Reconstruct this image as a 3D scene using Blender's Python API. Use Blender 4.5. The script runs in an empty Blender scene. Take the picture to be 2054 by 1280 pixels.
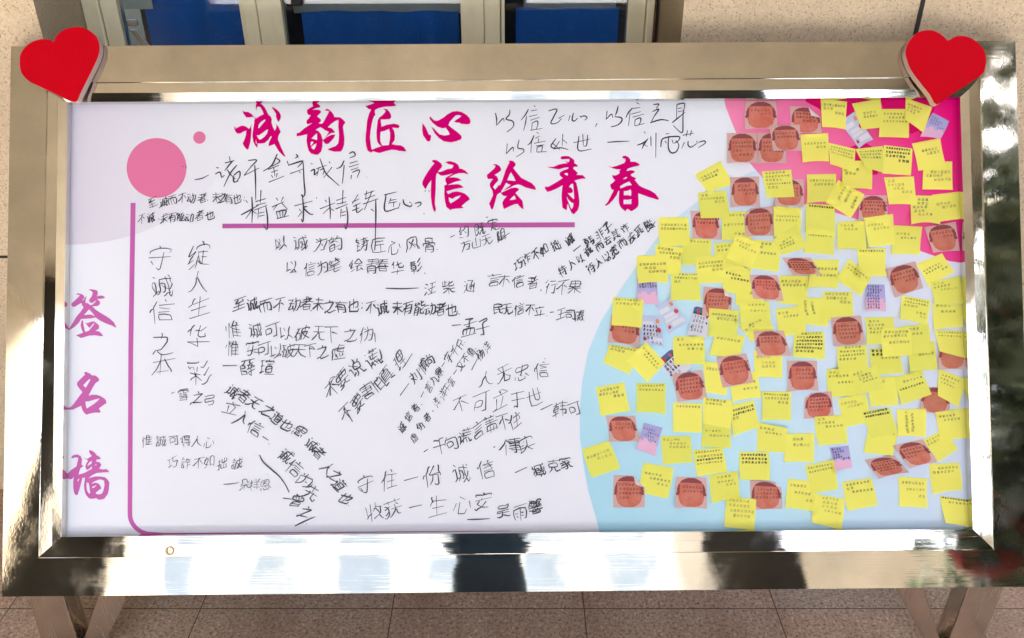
import bpy, bmesh, math, random
import numpy as np
from mathutils import Vector
R = math.radians
S = bpy.context.scene
COL = S.collection

# ------------------------------------------------------------------ camera
PITCH, FPX, CX, CY, CAMH = R(28.5), 1617.0, 1027.0, 640.0, 2.0
cam = bpy.data.objects.new('camera', bpy.data.cameras.new('camera')); COL.objects.link(cam)
cam.location = (0, 0, CAMH); cam.rotation_euler = (R(90) - PITCH, 0, 0)
cam.data.sensor_width = 36; cam.data.lens = 36 * FPX / 2054; cam.data.clip_end = 500; cam.data.clip_start = .02
S.camera = cam
# ------------------------------------------------------------------ light
SUN_EL, SUN_AZ = R(60), R(155)
w = bpy.data.worlds.new('World'); S.world = w; w.use_nodes = True
nt = w.node_tree; bg = nt.nodes['Background']
sky = nt.nodes.new('ShaderNodeTexSky'); sky.sky_type = 'NISHITA'; sky.sun_disc = False
sky.sun_elevation = SUN_EL; sky.sun_rotation = SUN_AZ; sky.dust_density = 3.5; sky.air_density = 1.0; sky.ozone_density = .6
nt.links.new(sky.outputs[0], bg.inputs[0]); bg.inputs[1].default_value = 0.15
sl = bpy.data.lights.new('sun', 'SUN'); sl.energy = 5.0; sl.angle = R(.5); sl.color = (1, .95, .86)
sun = bpy.data.objects.new('sun', sl); COL.objects.link(sun)
sd = Vector((math.sin(SUN_AZ) * math.cos(SUN_EL), math.cos(SUN_AZ) * math.cos(SUN_EL), math.sin(SUN_EL)))
sun.rotation_euler = sd.to_track_quat('Z', 'Y').to_euler(); sun.location = sd * 20
S.view_settings.view_transform = 'Standard'; S.view_settings.look = 'None'
S.view_settings.exposure = 2.92; S.view_settings.gamma = 1
S.cycles.max_bounces = 8; S.cycles.diffuse_bounces = 4; S.cycles.glossy_bounces = 5; S.cycles.transparent_max_bounces = 8
S.cycles.use_denoising = True; S.cycles.caustics_reflective = False

# ------------------------------------------------------------------ helpers
Cw = np.array([0, 0, CAMH]); FW = np.array([0, math.cos(PITCH), -math.sin(PITCH)])
RT = np.array([1., 0, 0]); UP = np.array([0, math.sin(PITCH), math.cos(PITCH)])
def ray(x, y):
    x = np.asarray(x, float); y = np.asarray(y, float)
    return FW + np.multiply.outer((x - CX) / FPX, RT) - np.multiply.outer((y - CY) / FPX, UP)
# plane of the sign panel, from its four corners seen in the photograph (a 2.40 m wide rectangle)
PC = [(135, 205), (1926, 195), (1952, 1062), (123, 1077)]
rr = [ray(*p) for p in PC]
A = np.stack([rr[0], -rr[1], rr[2]], 1); dd = np.linalg.solve(A, rr[3])
P4 = [rr[0] * dd[0], rr[1] * dd[1], rr[2] * dd[2], rr[3]]
sc = 2.40 / np.linalg.norm(P4[1] - P4[0]); P4 = [p * sc + Cw for p in P4]
BU = (P4[1] - P4[0] + P4[2] - P4[3]); BU /= np.linalg.norm(BU)
BV = P4[0] - P4[3]; BV = BV - BU * BV.dot(BU); BV /= np.linalg.norm(BV)
BN = np.cross(BU, BV); BO = sum(P4) / 4
print('BOARD', BU, BV, BN, BO, 'height', np.linalg.norm(P4[0] - P4[3]), 'skew', (P4[1]-P4[0]).dot(P4[0]-P4[3]))
def bd(x, y, h=0.0):
    "photo point -> world point on the panel plane raised by h"
    d = ray(x, y); h = np.asarray(h, float)
    t = ((BO - Cw).dot(BN) + h) / (d @ BN)
    return Cw + d * t[..., None] if d.ndim > 1 else Cw + d * t
def yw(x, y, Y):
    "photo point -> world point on the upright plane Y"
    d = ray(x, y); return Cw + d * (Y / d[1])
def prop(o, label=None, cat=None, group=None, kind=None):
    for k, v in (('label', label), ('category', cat), ('group', group), ('kind', kind)):
        if v: o[k] = v
    return o
def empty(name, loc, **k):
    o = bpy.data.objects.new(name, None); o.location = loc; o.empty_display_size = .1; COL.objects.link(o); return prop(o, **k)
def wloc(o):
    v = Vector(o.location)
    while o.parent: o = o.parent; v += Vector(o.location)
    return v
def mesh(name, V, F, mats, parent=None, mi=None, smooth=False, origin=None, uv=None, bevel=0):
    V = np.asarray(V, float).reshape(-1, 3)
    off = np.array(wloc(parent)) if parent else np.zeros(3)
    if origin is None: origin = (V.min(0) + V.max(0)) / 2 if not parent else off
    me = bpy.data.meshes.new(name)
    me.from_pydata((V - origin).tolist(), [], [list(f) for f in F])
    for m in (mats if isinstance(mats, (list, tuple)) else [mats]): me.materials.append(m)
    if mi is not None: me.polygons.foreach_set('material_index', np.asarray(mi, np.int32))
    if smooth: me.polygons.foreach_set('use_smooth', np.ones(len(F), bool))
    if uv is not None:
        l = me.uv_layers.new(name='UVMap'); idx = np.zeros(len(me.loops), np.int32); me.loops.foreach_get('vertex_index', idx)
        l.data.foreach_set('uv', np.asarray(uv, float)[idx].ravel())
    o = bpy.data.objects.new(name, me); COL.objects.link(o)
    if parent: o.parent = parent
    o.location = Vector(np.asarray(origin) - off)
    if bevel:
        b = o.modifiers.new('b', 'BEVEL'); b.width = bevel; b.segments = 2; b.limit_method = 'ANGLE'
    return o
class MB:
    def __init__(s): s.v = []; s.f = []; s.m = []
    def poly(s, pts, m=0):
        n = len(s.v); s.v += [tuple(p) for p in pts]; s.f.append(list(range(n, n + len(pts)))); s.m.append(m)
    def hexa(s, p, m=0):
        "8 points: bottom ring 0-3, top ring 4-7"
        n = len(s.v); s.v += [tuple(q) for q in p]
        for f in ((3, 2, 1, 0), (4, 5, 6, 7), (0, 1, 5, 4), (1, 2, 6, 5), (2, 3, 7, 6), (3, 0, 4, 7)):
            s.f.append([n + i for i in f]); s.m.append(m)
    def box(s, a, b, m=0):
        (x0, y0, z0), (x1, y1, z1) = a, b
        s.hexa([(x0, y0, z0), (x1, y0, z0), (x1, y1, z0), (x0, y1, z0), (x0, y0, z1), (x1, y0, z1), (x1, y1, z1), (x0, y1, z1)], m)
    def tube(s, path, rad, n=8, m=0):
        path = [Vector(p) for p in path]; rads = rad if isinstance(rad, (list, tuple)) else [rad] * len(path)
        base = len(s.v)
        for i, p in enumerate(path):
            d = (path[min(i + 1, len(path) - 1)] - path[max(i - 1, 0)]).normalized()
            a = d.orthogonal().normalized(); b = d.cross(a)
            for k in range(n):
                t = 2 * math.pi * k / n; s.v.append(tuple(p + (a * math.cos(t) + b * math.sin(t)) * rads[i]))
        for i in range(len(path) - 1):
            for k in range(n):
                s.f.append([base + i * n + k, base + i * n + (k + 1) % n, base + (i + 1) * n + (k + 1) % n, base + (i + 1) * n + k]); s.m.append(m)
        for r in (0, len(path) - 1): s.f.append([base + r * n + k for k in range(n)][:: -1 if r == 0 else 1]); s.m.append(m)
    def make(s, name, mats, parent=None, **k): return mesh(name, s.v, s.f, mats, parent, mi=s.m, **k)

# ------------------------------------------------------------------ materials
def lin(c): return tuple(((v / 255) / 12.92 if v <= 10 else ((v / 255 + .055) / 1.055) ** 2.4) for v in c)
def mat(name, col, rough=.6, metal=0, spec=.5):
    m = bpy.data.materials.new(name); m.use_nodes = True; p = m.node_tree.nodes['Principled BSDF']
    p.inputs['Base Color'].default_value = (*col, 1); p.inputs['Roughness'].default_value = rough; p.inputs['Metallic'].default_value = metal
    p.inputs['Specular IOR Level'].default_value = spec
    return m
def N(m, t, **k):
    n = m.node_tree.nodes.new(t)
    for a, b in k.items():
        if a in n.inputs: n.inputs[a].default_value = b
        else: setattr(n, a, b)
    return n
def L(m, a, b): m.node_tree.links.new(a, b)
def P(m): return m.node_tree.nodes['Principled BSDF']
def coords(m, kind='Object', scale=(1, 1, 1), loc=(0, 0, 0)):
    t = N(m, 'ShaderNodeTexCoord'); mp = N(m, 'ShaderNodeMapping'); L(m, t.outputs[kind], mp.inputs[0])
    mp.inputs['Scale'].default_value = scale; mp.inputs['Location'].default_value = loc; return mp.outputs[0]
def geo(m, scale=(1, 1, 1)):
    t = N(m, 'ShaderNodeNewGeometry'); mp = N(m, 'ShaderNodeMapping'); L(m, t.outputs['Position'], mp.inputs[0]); mp.inputs['Scale'].default_value = scale; return mp.outputs[0]
def ramp(m, fac, stops):
    r = N(m, 'ShaderNodeValToRGB'); e = r.color_ramp.elements
    while len(e) < len(stops): e.new(.5)
    for i, (p, c) in enumerate(stops): e[i].position = p; e[i].color = (*c, 1) if len(c) == 3 else c
    L(m, fac, r.inputs[0]); return r.outputs[0]
def noise(m, vec, scale, detail=4, rough=.55):
    n = N(m, 'ShaderNodeTexNoise', Scale=scale, Detail=detail, Roughness=rough); L(m, vec, n.inputs['Vector']); return n.outputs[0]
def mix(m, fac, a, b, mode='MIX'):
    x = N(m, 'ShaderNodeMix', data_type='RGBA', blend_type=mode)
    for s_, v in ((x.inputs[0], fac), (x.inputs[6], a), (x.inputs[7], b)):
        if hasattr(v, 'is_linked'): L(m, v, s_)
        else: s_.default_value = v if isinstance(v, (int, float)) else (*v, 1)
    return x.outputs[2]
def bump(m, h, strength, dist=.01):
    b = N(m, 'ShaderNodeBump'); b.inputs['Strength'].default_value = strength; b.inputs['Distance'].default_value = dist
    L(m, h, b.inputs['Height']); L(m, b.outputs[0], P(m).inputs['Normal'])

def steel(name, base, rough, wav, brush):
    m = mat(name, base, rough, 1)
    g = geo(m)
    big = noise(m, g, 3.2, 2, .5)
    fine = noise(m, geo(m, brush), 1.0, 3, .6)
    s = N(m, 'ShaderNodeMath', operation='MULTIPLY_ADD'); L(m, fine, s.inputs[0]); s.inputs[1].default_value = .022; L(m, big, s.inputs[2])
    bump(m, s.outputs[0], wav, .02)
    sg = noise(m, geo(m, (1, 1, 1)), 5.5, 6, .7)
    c1 = ramp(m, fine, [(.3, (rough * .7,) * 3), (.75, (rough * 1.6,) * 3)])
    L(m, mix(m, ramp(m, sg, [(.5, (0, 0, 0)), (.72, (1, 1, 1))]), c1, (rough + .11,) * 3), P(m).inputs['Roughness'])
    sm = noise(m, g, 9, 5, .65)
    L(m, mix(m, ramp(m, sm, [(.35, (0, 0, 0)), (.8, (1, 1, 1))]), base, tuple(c * .80 for c in base)), P(m).inputs['Base Color'])
    return m
M_steel = steel('stainless_steel', (.80, .765, .69), .03, .15, (3, 160, 160))
M_steel_side = steel('stainless_steel_upright', (.80, .765, .69), .035, .10, (160, 160, 3))
M_leg = steel('stainless_leg', (.66, .60, .53), .20, .15, (160, 160, 3))
M_black = mat('black_gap', (.012, .012, .012), .7)
M_panel = mat('printed_white_film', (.725, .765, .88), .6, 0, .03)
_pn = [(.3, (.735, .775, .89)), (.6, (.725, .765, .88)), (.8, (.695, .735, .845))]
L(M_panel, ramp(M_panel, noise(M_panel, geo(M_panel, (1, 1, 1)), 3.0, 7, .6), _pn), P(M_panel).inputs['Base Color'])
M_purple = mat('print_purple', lin((176, 88, 160)), .6, 0, .03)
M_pinkc = mat('print_pink_circle', lin((212, 116, 160)), .6, 0, .03)
M_mag = mat('print_magenta', lin((196, 0, 112)), .6, 0, .03)
M_lilac_t = mat('print_lilac_letters', lin((186, 98, 170)), .6, 0, .03)
M_ink = mat('marker_ink', (.028, .028, .042), .35)
M_ink2 = mat('marker_ink_worn', (.075, .075, .105), .45)
M_pen = mat('pen_ink', (.07, .06, .03), .6)
M_penf = mat('pen_ink_faint', (.42, .40, .10), .6)
M_pens = mat('pen_ink_grey', (.20, .19, .06), .6)
M_penm = mat('pen_ink_soft', (.29, .275, .075), .6); M_penb = mat('pen_ink_bluish', (.17, .18, .10), .6)
M_penr = mat('pen_ink_brown', (.17, .04, .03), .6)
M_penv = mat('pen_ink_violet', (.06, .05, .16), .6)

def print_grad(name, stops, axis, loc, size, extra=None):
    "printed colour that runs along one panel direction"
    m = mat(name, (1, 1, 1), .6, 0, .03)
    t = N(m, 'ShaderNodeNewGeometry'); d = N(m, 'ShaderNodeVectorMath', operation='DOT_PRODUCT'); L(m, t.outputs['Position'], d.inputs[0])
    d.inputs[1].default_value = tuple(axis / size)
    a = N(m, 'ShaderNodeMath', operation='SUBTRACT'); L(m, d.outputs['Value'], a.inputs[0]); a.inputs[1].default_value = float(np.dot(loc, axis / size))
    L(m, ramp(m, a.outputs[0], stops), P(m).inputs['Base Color'])
    return m
pA = bd(1540, 400); pB = bd(1920, 215)
M_corner = print_grad('print_magenta_corner', [(0, lin((232, 134, 178))), (.40, lin((228, 104, 160))), (.72, lin((224, 52, 138))), (1, lin((226, 4, 122)))], (pB - pA) / np.linalg.norm(pB - pA), pA, np.linalg.norm(pB - pA))
pA = bd(1190, 1040); pB = bd(1900, 560)
M_disc = print_grad('print_blue_disc', [(0, lin((164, 212, 234))), (.35, lin((182, 222, 242))), (.7, lin((200, 218, 240))), (1, lin((214, 218, 238)))], (pB - pA) / np.linalg.norm(pB - pA), pA, np.linalg.norm(pB - pA))
pA = bd(135, 300); pB = bd(480, 300)
M_wash = print_grad('print_lilac_wash', [(0, (.60, .575, .715)), (.45, (.66, .675, .805)), (1, (.725, .765, .88))], (pB - pA) / np.linalg.norm(pB - pA), pA, np.linalg.norm(pB - pA))

def paper(name, col, var=.06, trans=.18):
    m = mat(name, col, .65, 0, .3)
    oi = N(m, 'ShaderNodeObjectInfo'); h = N(m, 'ShaderNodeHueSaturation'); h.inputs['Color'].default_value = (*col, 1)
    mr = N(m, 'ShaderNodeMapRange'); L(m, oi.outputs['Random'], mr.inputs[0]); mr.inputs[3].default_value = 1 - var; mr.inputs[4].default_value = 1 + var
    L(m, mr.outputs[0], h.inputs['Value'])
    mr2 = N(m, 'ShaderNodeMapRange'); L(m, oi.outputs['Random'], mr2.inputs[0]); mr2.inputs[3].default_value = .505; mr2.inputs[4].default_value = .493
    L(m, mr2.outputs[0], h.inputs['Hue'])
    L(m, h.outputs[0], P(m).inputs['Base Color'])
    tr = N(m, 'ShaderNodeBsdfTranslucent'); L(m, h.outputs[0], tr.inputs[0]); mx = N(m, 'ShaderNodeMixShader'); mx.inputs[0].default_value = trans
    out = m.node_tree.nodes['Material Output']; L(m, P(m).outputs[0], mx.inputs[1]); L(m, tr.outputs[0], mx.inputs[2]); L(m, mx.outputs[0], out.inputs[0])
    return m
M_yel = paper('yellow_note_paper', lin((241, 240, 112)), .075)
M_back = paper('note_back', (.80, .76, .77), .02)
M_fbg = paper('face_note_background', lin((214, 178, 176)), .05)
M_fhair = paper('face_note_hair', lin((146, 74, 80)), .03)
M_fskin = paper('face_note_skin', lin((212, 132, 114)), .09)
_q = [n for n in M_fskin.node_tree.nodes if n.type == 'HUE_SAT'][0]; _u = N(M_fskin, 'ShaderNodeTexCoord'); _oi = [n for n in M_fskin.node_tree.nodes if n.type == 'OBJECT_INFO'][0]
_ad = N(M_fskin, 'ShaderNodeVectorMath', operation='ADD'); L(M_fskin, _u.outputs['UV'], _ad.inputs[0]); L(M_fskin, _oi.outputs['Random'], _ad.inputs[1])
L(M_fskin, mix(M_fskin, ramp(M_fskin, noise(M_fskin, _ad.outputs[0], 2.4, 3), [(.42, (0, 0, 0)), (.66, (.85, .85, .85))]), lin((212, 132, 114)), lin((206, 106, 84))), _q.inputs['Color'])
M_fline = paper('face_note_outline', lin((190, 112, 106)), .03)
M_chat = paper('chat_note_paper', lin((196, 208, 238)), .02)
M_white = paper('card_note_paper', lin((226, 226, 240)), .02)
M_cblue = paper('card_note_blue', lin((72, 108, 160)), .02)
M_cred = paper('card_note_red', lin((204, 66, 74)), .02)
M_cpink = paper('card_note_pink', lin((224, 84, 130)), .02)
M_cgreen = paper('card_note_green', lin((60, 88, 90)), .02)
M_cor = paper('card_note_orange', lin((226, 150, 104)), .02)
M_pur = mat('lilac_note_paper', (1, 1, 1), .65, 0, .3)
_t = N(M_pur, 'ShaderNodeTexCoord'); _sx = N(M_pur, 'ShaderNodeSeparateXYZ'); L(M_pur, _t.outputs['UV'], _sx.inputs[0])
_nn = noise(M_pur, _t.outputs['UV'], 4, 3); _ma = N(M_pur, 'ShaderNodeMath', operation='MULTIPLY_ADD'); L(M_pur, _nn, _ma.inputs[0]); _ma.inputs[1].default_value = .8; L(M_pur, _sx.outputs[1], _ma.inputs[2])
L(M_pur, ramp(M_pur, _ma.outputs[0], [(.45, lin((160, 160, 214))), (.95, lin((178, 170, 218))), (1.25 / 1.3, lin((222, 176, 208)))]), P(M_pur).inputs['Base Color'])

# ------------------------------------------------------------------ ground
def tiles():
    m = mat('granite_tiles', (.2, .16, .14), .55)
    g = geo(m)
    o = yw(787, 1221, 1.0); J = Cw + ray(787, 1221) * (CAMH / -ray(787, 1221)[2])
    mp = N(m, 'ShaderNodeMapping'); L(m, g, mp.inputs[0]); mp.inputs['Location'].default_value = (-J[0], -J[1], 0)
    dv = N(m, 'ShaderNodeVectorMath', operation='DIVIDE'); L(m, mp.outputs[0], dv.inputs[0]); dv.inputs[1].default_value = (.6, .6, 1)
    fr = N(m, 'ShaderNodeVectorMath', operation='FRACTION'); L(m, dv.outputs[0], fr.inputs[0])
    fl = N(m, 'ShaderNodeVectorMath', operation='FLOOR'); L(m, dv.outputs[0], fl.inputs[0])
    sx = N(m, 'ShaderNodeSeparateXYZ'); L(m, fr.outputs[0], sx.inputs[0])
    def edge(v):
        a = N(m, 'ShaderNodeMath', operation='SUBTRACT'); L(m, v, a.inputs[0]); a.inputs[1].default_value = .5
        b = N(m, 'ShaderNodeMath', operation='ABSOLUTE'); L(m, a.outputs[0], b.inputs[0])
        c = N(m, 'ShaderNodeMath', operation='GREATER_THAN'); L(m, b.outputs[0], c.inputs[0]); c.inputs[1].default_value = .4974; return c.outputs[0]
    mxj = N(m, 'ShaderNodeMath', operation='MAXIMUM'); L(m, edge(sx.outputs[0]), mxj.inputs[0]); L(m, edge(sx.outputs[1]), mxj.inputs[1])
    wn = N(m, 'ShaderNodeTexWhiteNoise', noise_dimensions='2D'); L(m, fl.outputs[0], wn.inputs['Vector'])
    base = ramp(m, wn.outputs['Value'], [(0, (.41, .345, .285)), (.5, (.44, .34, .275)), (1, (.48, .34, .27))])
    sp = noise(m, g, 105, 4, .75)
    c1 = mix(m, ramp(m, sp, [(.38, (0, 0, 0)), (.52, (1, 1, 1))]), (.15, .105, .085), base)
    sp2 = noise(m, g, 85, 3, .7)
    c2 = mix(m, ramp(m, sp2, [(.56, (0, 0, 0)), (.68, (.9, .9, .9))]), c1, (.72, .61, .53))
    st = noise(m, geo(m, (2.6, .9, 1)), 2.2, 6, .65)
    c3 = mix(m, ramp(m, st, [(.42, (0, 0, 0)), (.72, (.5, .5, .5))]), c2, (.20, .105, .075))
    L(m, mix(m, mxj.outputs[0], c3, (.04, .028, .022)), P(m).inputs['Base Color'])
    L(m, ramp(m, sp, [(.3, (.42,) * 3), (.7, (.65,) * 3)]), P(m).inputs['Roughness'])
    iv = N(m, 'ShaderNodeMath', operation='MULTIPLY_ADD'); L(m, mxj.outputs[0], iv.inputs[0]); iv.inputs[1].default_value = -1; L(m, sp, iv.inputs[2])
    bump(m, iv.outputs[0], .25, .002)
    return m
g = mesh('ground', [(-60, -90, 0), (60, -90, 0), (60, 8, 0), (-60, 8, 0)], [(0, 1, 2, 3)], tiles()); prop(g, kind='structure')

M_bounce = mat('pale_bounce_sheet', (.5, .5, .48), .8); _p = noise(M_bounce, geo(M_bounce), 4, 6); L(M_bounce, ramp(M_bounce, _p, [(.3, (.46, .46, .44)), (.7, (.55, .55, .53))]), P(M_bounce).inputs['Base Color'])
o = mesh('bounce_sheet', [(-60, -90, .004), (60, -90, .004), (60, -1.2, .004), (-60, -1.2, .004)], [(0, 1, 2, 3)], M_bounce); prop(o, kind='structure')  # pale sheet added over the tiles to brighten and neutralise their warm bounce
# ------------------------------------------------------------------ building: wall, window, canopy, pillars
WY = 2.35
def pebble(name, a, b, spec):
    m = mat(name, a, .8); g = geo(m)
    n1 = noise(m, g, 150, 3, .7); n2 = noise(m, g, 2.0, 5, .6); v = N(m, 'ShaderNodeTexVoronoi', Scale=120.0); L(m, g, v.inputs['Vector'])
    c = mix(m, ramp(m, n1, [(.38, (0, 0, 0)), (.62, (1, 1, 1))]), a, b)
    c = mix(m, ramp(m, v.outputs['Distance'], [(.14, (.7,) * 3), (.28, (0, 0, 0))]), c, spec)
    n3 = noise(m, g, 95, 3, .6)
    c = mix(m, ramp(m, n3, [(.62, (0, 0, 0)), (.70, (.6, .6, .6))]), c, spec)
    c = mix(m, ramp(m, n2, [(.38, (0, 0, 0)), (.72, (.42, .42, .42))]), c, tuple(x * .55 for x in a))
    L(m, c, P(m).inputs['Base Color']); bump(m, n1, .35, .003); return m
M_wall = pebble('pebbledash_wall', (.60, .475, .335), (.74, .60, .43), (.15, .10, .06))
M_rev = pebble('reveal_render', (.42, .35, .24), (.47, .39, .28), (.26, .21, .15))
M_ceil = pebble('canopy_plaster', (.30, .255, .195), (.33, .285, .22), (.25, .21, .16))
M_pillar = pebble('pillar_stone', (.40, .36, .30), (.46, .41, .34), (.3, .26, .22))
M_frame = mat('cream_window_frame', (.60, .56, .41), .4)
_n = noise(M_frame, geo(M_frame, (1, 1, .35)), 14, 5, .7)
L(M_frame, mix(M_frame, ramp(M_frame, _n, [(.45, (0, 0, 0)), (.8, (.55, .55, .55))]), (.88, .84, .63), (.72, .66, .46)), P(M_frame).inputs['Base Color'])
M_rust = mat('rust_edge', (.16, .06, .03), .8)
bl = empty('building', (0, WY, 0), label='beige pebbledash building wall with a cream framed window behind the sign board', cat='building')
xl = yw(66, 0, WY)[0]; xr = yw(1373, 0, WY)[0]; z0, z1, ZT = 1.15, 2.95, 4.2
b = MB()
for (a, c, e, f) in ((-12, xl, 0, ZT), (xr, 12, 0, ZT), (xl, xr, 0, z0), (xl, xr, z1, ZT)):
    b.poly([(a, WY, e), (c, WY, e), (c, WY, f), (a, WY, f)])
b.make('wall', M_wall, bl)
b = MB(); RY = 2.60; xli = yw(160, 0, RY)[0]; xri = yw(1315, 0, RY)[0]
b.poly([(xl, WY, z0), (xl, WY, z1), (xli, RY + .2, z1), (xli, RY + .2, z0)]); b.poly([(xr, WY, z0), (xri, RY + .2, z0), (xri, RY + .2, z1), (xr, WY, z1)])
b.poly([(xl, WY, z0), (xli, RY + .2, z0), (xri, RY + .2, z0), (xr, WY, z0)]); b.poly([(xl, WY, z1), (xr, WY, z1), (xri, RY + .2, z1), (xli, RY + .2, z1)])
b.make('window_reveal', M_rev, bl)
# black joints in the render
b = MB(); J = yw(1850, 0, WY)[0]; J2 = yw(1842, 30, WY)[0]
b.box((J - .004, WY - .003, 0.02), (J + .008, WY + .01, ZT - .02))
b.make('expansion_joint', M_black, bl)
b = MB(); zj = yw(4, 515, WY)[2]; b.box((-11.9, WY - .003, zj - .004), (J - .1, WY + .01, zj + .004)); b.make('expansion_joint', M_black, bl)
# window
def X(px, Y=RY): return float(yw(px, 0, Y)[0])
wf = MB()
def bar(p0, p1, y0, y1, za=z0 + .01, zb=z1 - .01): wf.box((X(p0), y0, za), (X(p1), y1, zb))
bar(160.5, 193, RY, RY + .09); bar(1299, 1314.5, RY, RY + .09); bar(484, 511, RY, RY + .09); bar(971, 1003, RY + .004, RY + .09)
for (p0, p1) in ((160.5, 1314.5),):
    wf.box((X(193) + .001, RY + .001, z0 + .01), (X(1299) - .001, RY + .088, z0 + .06)); wf.box((X(193) + .001, RY + .001, z1 - .07), (X(1299) - .001, RY + .088, z1 - .01))
win = wf.make('window_frame', M_frame, bl, bevel=.003)
def sash(p0, p1, l, r, yy):
    s = MB(); za, zb = z0 + .065, z1 - .075
    s.box((X(p0) + .001, yy, za), (X(l), yy + .045, zb)); s.box((X(r), yy, za), (X(p1) - .001, yy + .045, zb))
    s.box((X(l) + .0005, yy + .001, za), (X(r) - .0005, yy + .044, za + .07)); s.box((X(l) + .0005, yy + .001, zb - .07), (X(r) - .0005, yy + .044, zb))
    return s.make('window_sash', M_frame, win, bevel=.002)
sash(194, 483.5, 228, 475, RY + .012); sash(511.5, 970.5, 561, 923, RY + .006); sash(1004, 1298.5, 1012, 1262, RY + .016)
M_glass = mat('window_glass', (1, 1, 1), .03); _nt = M_glass.node_tree
_tr = N(M_glass, 'ShaderNodeBsdfTransparent'); _tr.inputs[0].default_value = (.90, .94, .95, 1); _gl = N(M_glass, 'ShaderNodeBsdfGlossy'); _gl.inputs['Roughness'].default_value = .02
_fr = N(M_glass, 'ShaderNodeFresnel'); _fr.inputs[0].default_value = 1.52; _mx = N(M_glass, 'ShaderNodeMixShader')
L(M_glass, _fr.outputs[0], _mx.inputs[0]); L(M_glass, _tr.outputs[0], _mx.inputs[1]); L(M_glass, _gl.outputs[0], _mx.inputs[2]); L(M_glass, _mx.outputs[0], _nt.nodes['Material Output'].inputs[0])
M_blue = mat('blue_curtain', (.008, .15, .62), .75)
M_grey = mat('grey_reflection', (.34, .37, .40), .6); M_wrefl = mat('pale_reflection', (.6, .6, .55), .7); M_handle = mat('grey_aluminium', (.34, .33, .30), .4, .6)
zb_mid = float(yw(740, 28, RY + .06)[2]); zb_r = float(yw(1150, 22, RY + .06)[2])
def curtain(name, a, c, za, zb, Y, m, amp=.012, n=60):
    v = []; f = []
    for i in range(n + 1):
        x = a + (c - a) * i / n; y = Y + amp * (math.sin(x * 41) + .6 * math.sin(x * 23 + 1))
        v += [(x, y, za), (x, y, zb)]
    for i in range(n): f.append((2 * i, 2 * i + 2, 2 * i + 3, 2 * i + 1))
    return mesh(name, v, f, m, win, smooth=True)
for i, (l, r, zt) in enumerate(((228, 475, z1 - .1), (561, 923, zb_mid), (1012, 1262, zb_r))):
    s = MB(); s.box((X(l) + .001, RY + .030, z0 + .136), (X(r) - .001, RY + .036, z1 - .146)); s.make('window_pane', M_glass, win)
    curtain('curtain', X(l) + .035, X(r) - .012, z0 + .05, zt, RY + .12, M_blue)
    if i: curtain('reflection_band', X(l) + (.0 if i == 1 else .06), X(r) - (.0 if i == 1 else .02), zt - .01, z1 - .1, RY + .15, M_grey, .002, 20)  # grey sheet above the curtain paints the reflection in the pane top
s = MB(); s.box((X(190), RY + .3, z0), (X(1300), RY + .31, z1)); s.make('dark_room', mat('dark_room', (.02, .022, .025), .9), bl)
# window stay and latch
s = MB(); p = yw(266, 60, RY + .02); q = yw(296, 98, RY + .02); d = np.array([.012, 0, 0])
s.hexa([q - d, q + d, q + d + (0, .008, 0), q - d + (0, .008, 0), p - d, p + d, p + d + (0, .008, 0), p - d + (0, .008, 0)]); s.make('window_stay', M_handle, win, bevel=.002)
s = MB(); p = yw(266, 46, RY + .015); s.box(p - (.016, .008, .009), p + (.016, .008, .009)); s.make('latch', M_handle, win, bevel=.004)
s = MB(); p = yw(595, 3, RY + .02); s.box(p - (.016, .012, .012), p + (.016, .012, .05)); s.make('latch', M_black, win, bevel=.004)
s = MB(); p = yw(276, 6, RY + .06); s.box(p - (.045, .001, .018), p + (.045, .001, .1)); s.make('white_reflection', M_wrefl, win)  # white sheet paints the pale reflection in the left pane
# rust on the frame edge
s = MB(); s.box((X(1314.8), RY - .002, z0 + .02), (X(1314.8) + .004, RY + .05, z1 - .02)); s.make('rusty_edge', M_rust, win)
# canopy and its pillars: they shade the board and show in its polished frame
XR = 3.3
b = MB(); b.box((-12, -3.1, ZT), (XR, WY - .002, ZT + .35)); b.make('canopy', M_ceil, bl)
b = MB(); b.box((-4.9, -4.2, 0), (-4.6, WY - .002, ZT - .002)); b.make('light_blocker_wall', M_rev, bl)  # unseen wall added to keep skylight off the left of the board
M_dark = mat('painted_shade', (.018, .022, .026), .35)
for x0_, x1_, y1_ in ((-3.72, -2.93, -3.25), (1.50, 2.22, -3.57)):
    b = MB(); b.box((x0_, y1_, 0), (x1_, -2.42, ZT - .002)); pl = b.make('pillar', M_pillar, bl, bevel=.01)
    b = MB(); b.box((x0_ - .004, -2.418, .02), (x1_ + .004, -2.405, ZT - .02)); b.make('shade_sheet', M_dark, pl)  # dark sheet paints the shade on the pillar's backlit face

# ------------------------------------------------------------------ across the yard (seen in the polished steel)
def plain(name, col, r=.8): return mat(name, col, r)
M_beige = pebble('beige_tile_wall', (.36, .29, .20), (.40, .325, .23), (.31, .25, .17))
yd = empty('yard_wall', (6, -7, 0), label='low beige tiled wall across the yard from the sign board', cat='wall')
b = MB(); b.box((2.4, -7.4, 0), (12, -7, 3.4)); b.make('wall_body', M_beige, yd, bevel=.01)
b = MB(); b.box((2.35, -7.45, 3.402), (12.05, -6.95, 3.5)); b.make('coping', M_pillar, yd, bevel=.01)
fb = empty('far_building', (-6, -26, 0), label='pale low building far across the sunny yard', cat='building')
b = MB(); b.box((-24, -34, 0), (8, -26, 13.5)); b.make('wall', plain('pale_render', (.62, .58, .5)), fb)
b = MB()
for j in range(4):
    for i in range(9): b.box((-22.5 + i * 3.3, -26.05, 1 + 3.2 * j), (-20.9 + i * 3.3, -25.99, 2.7 + 3.2 * j))
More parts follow.
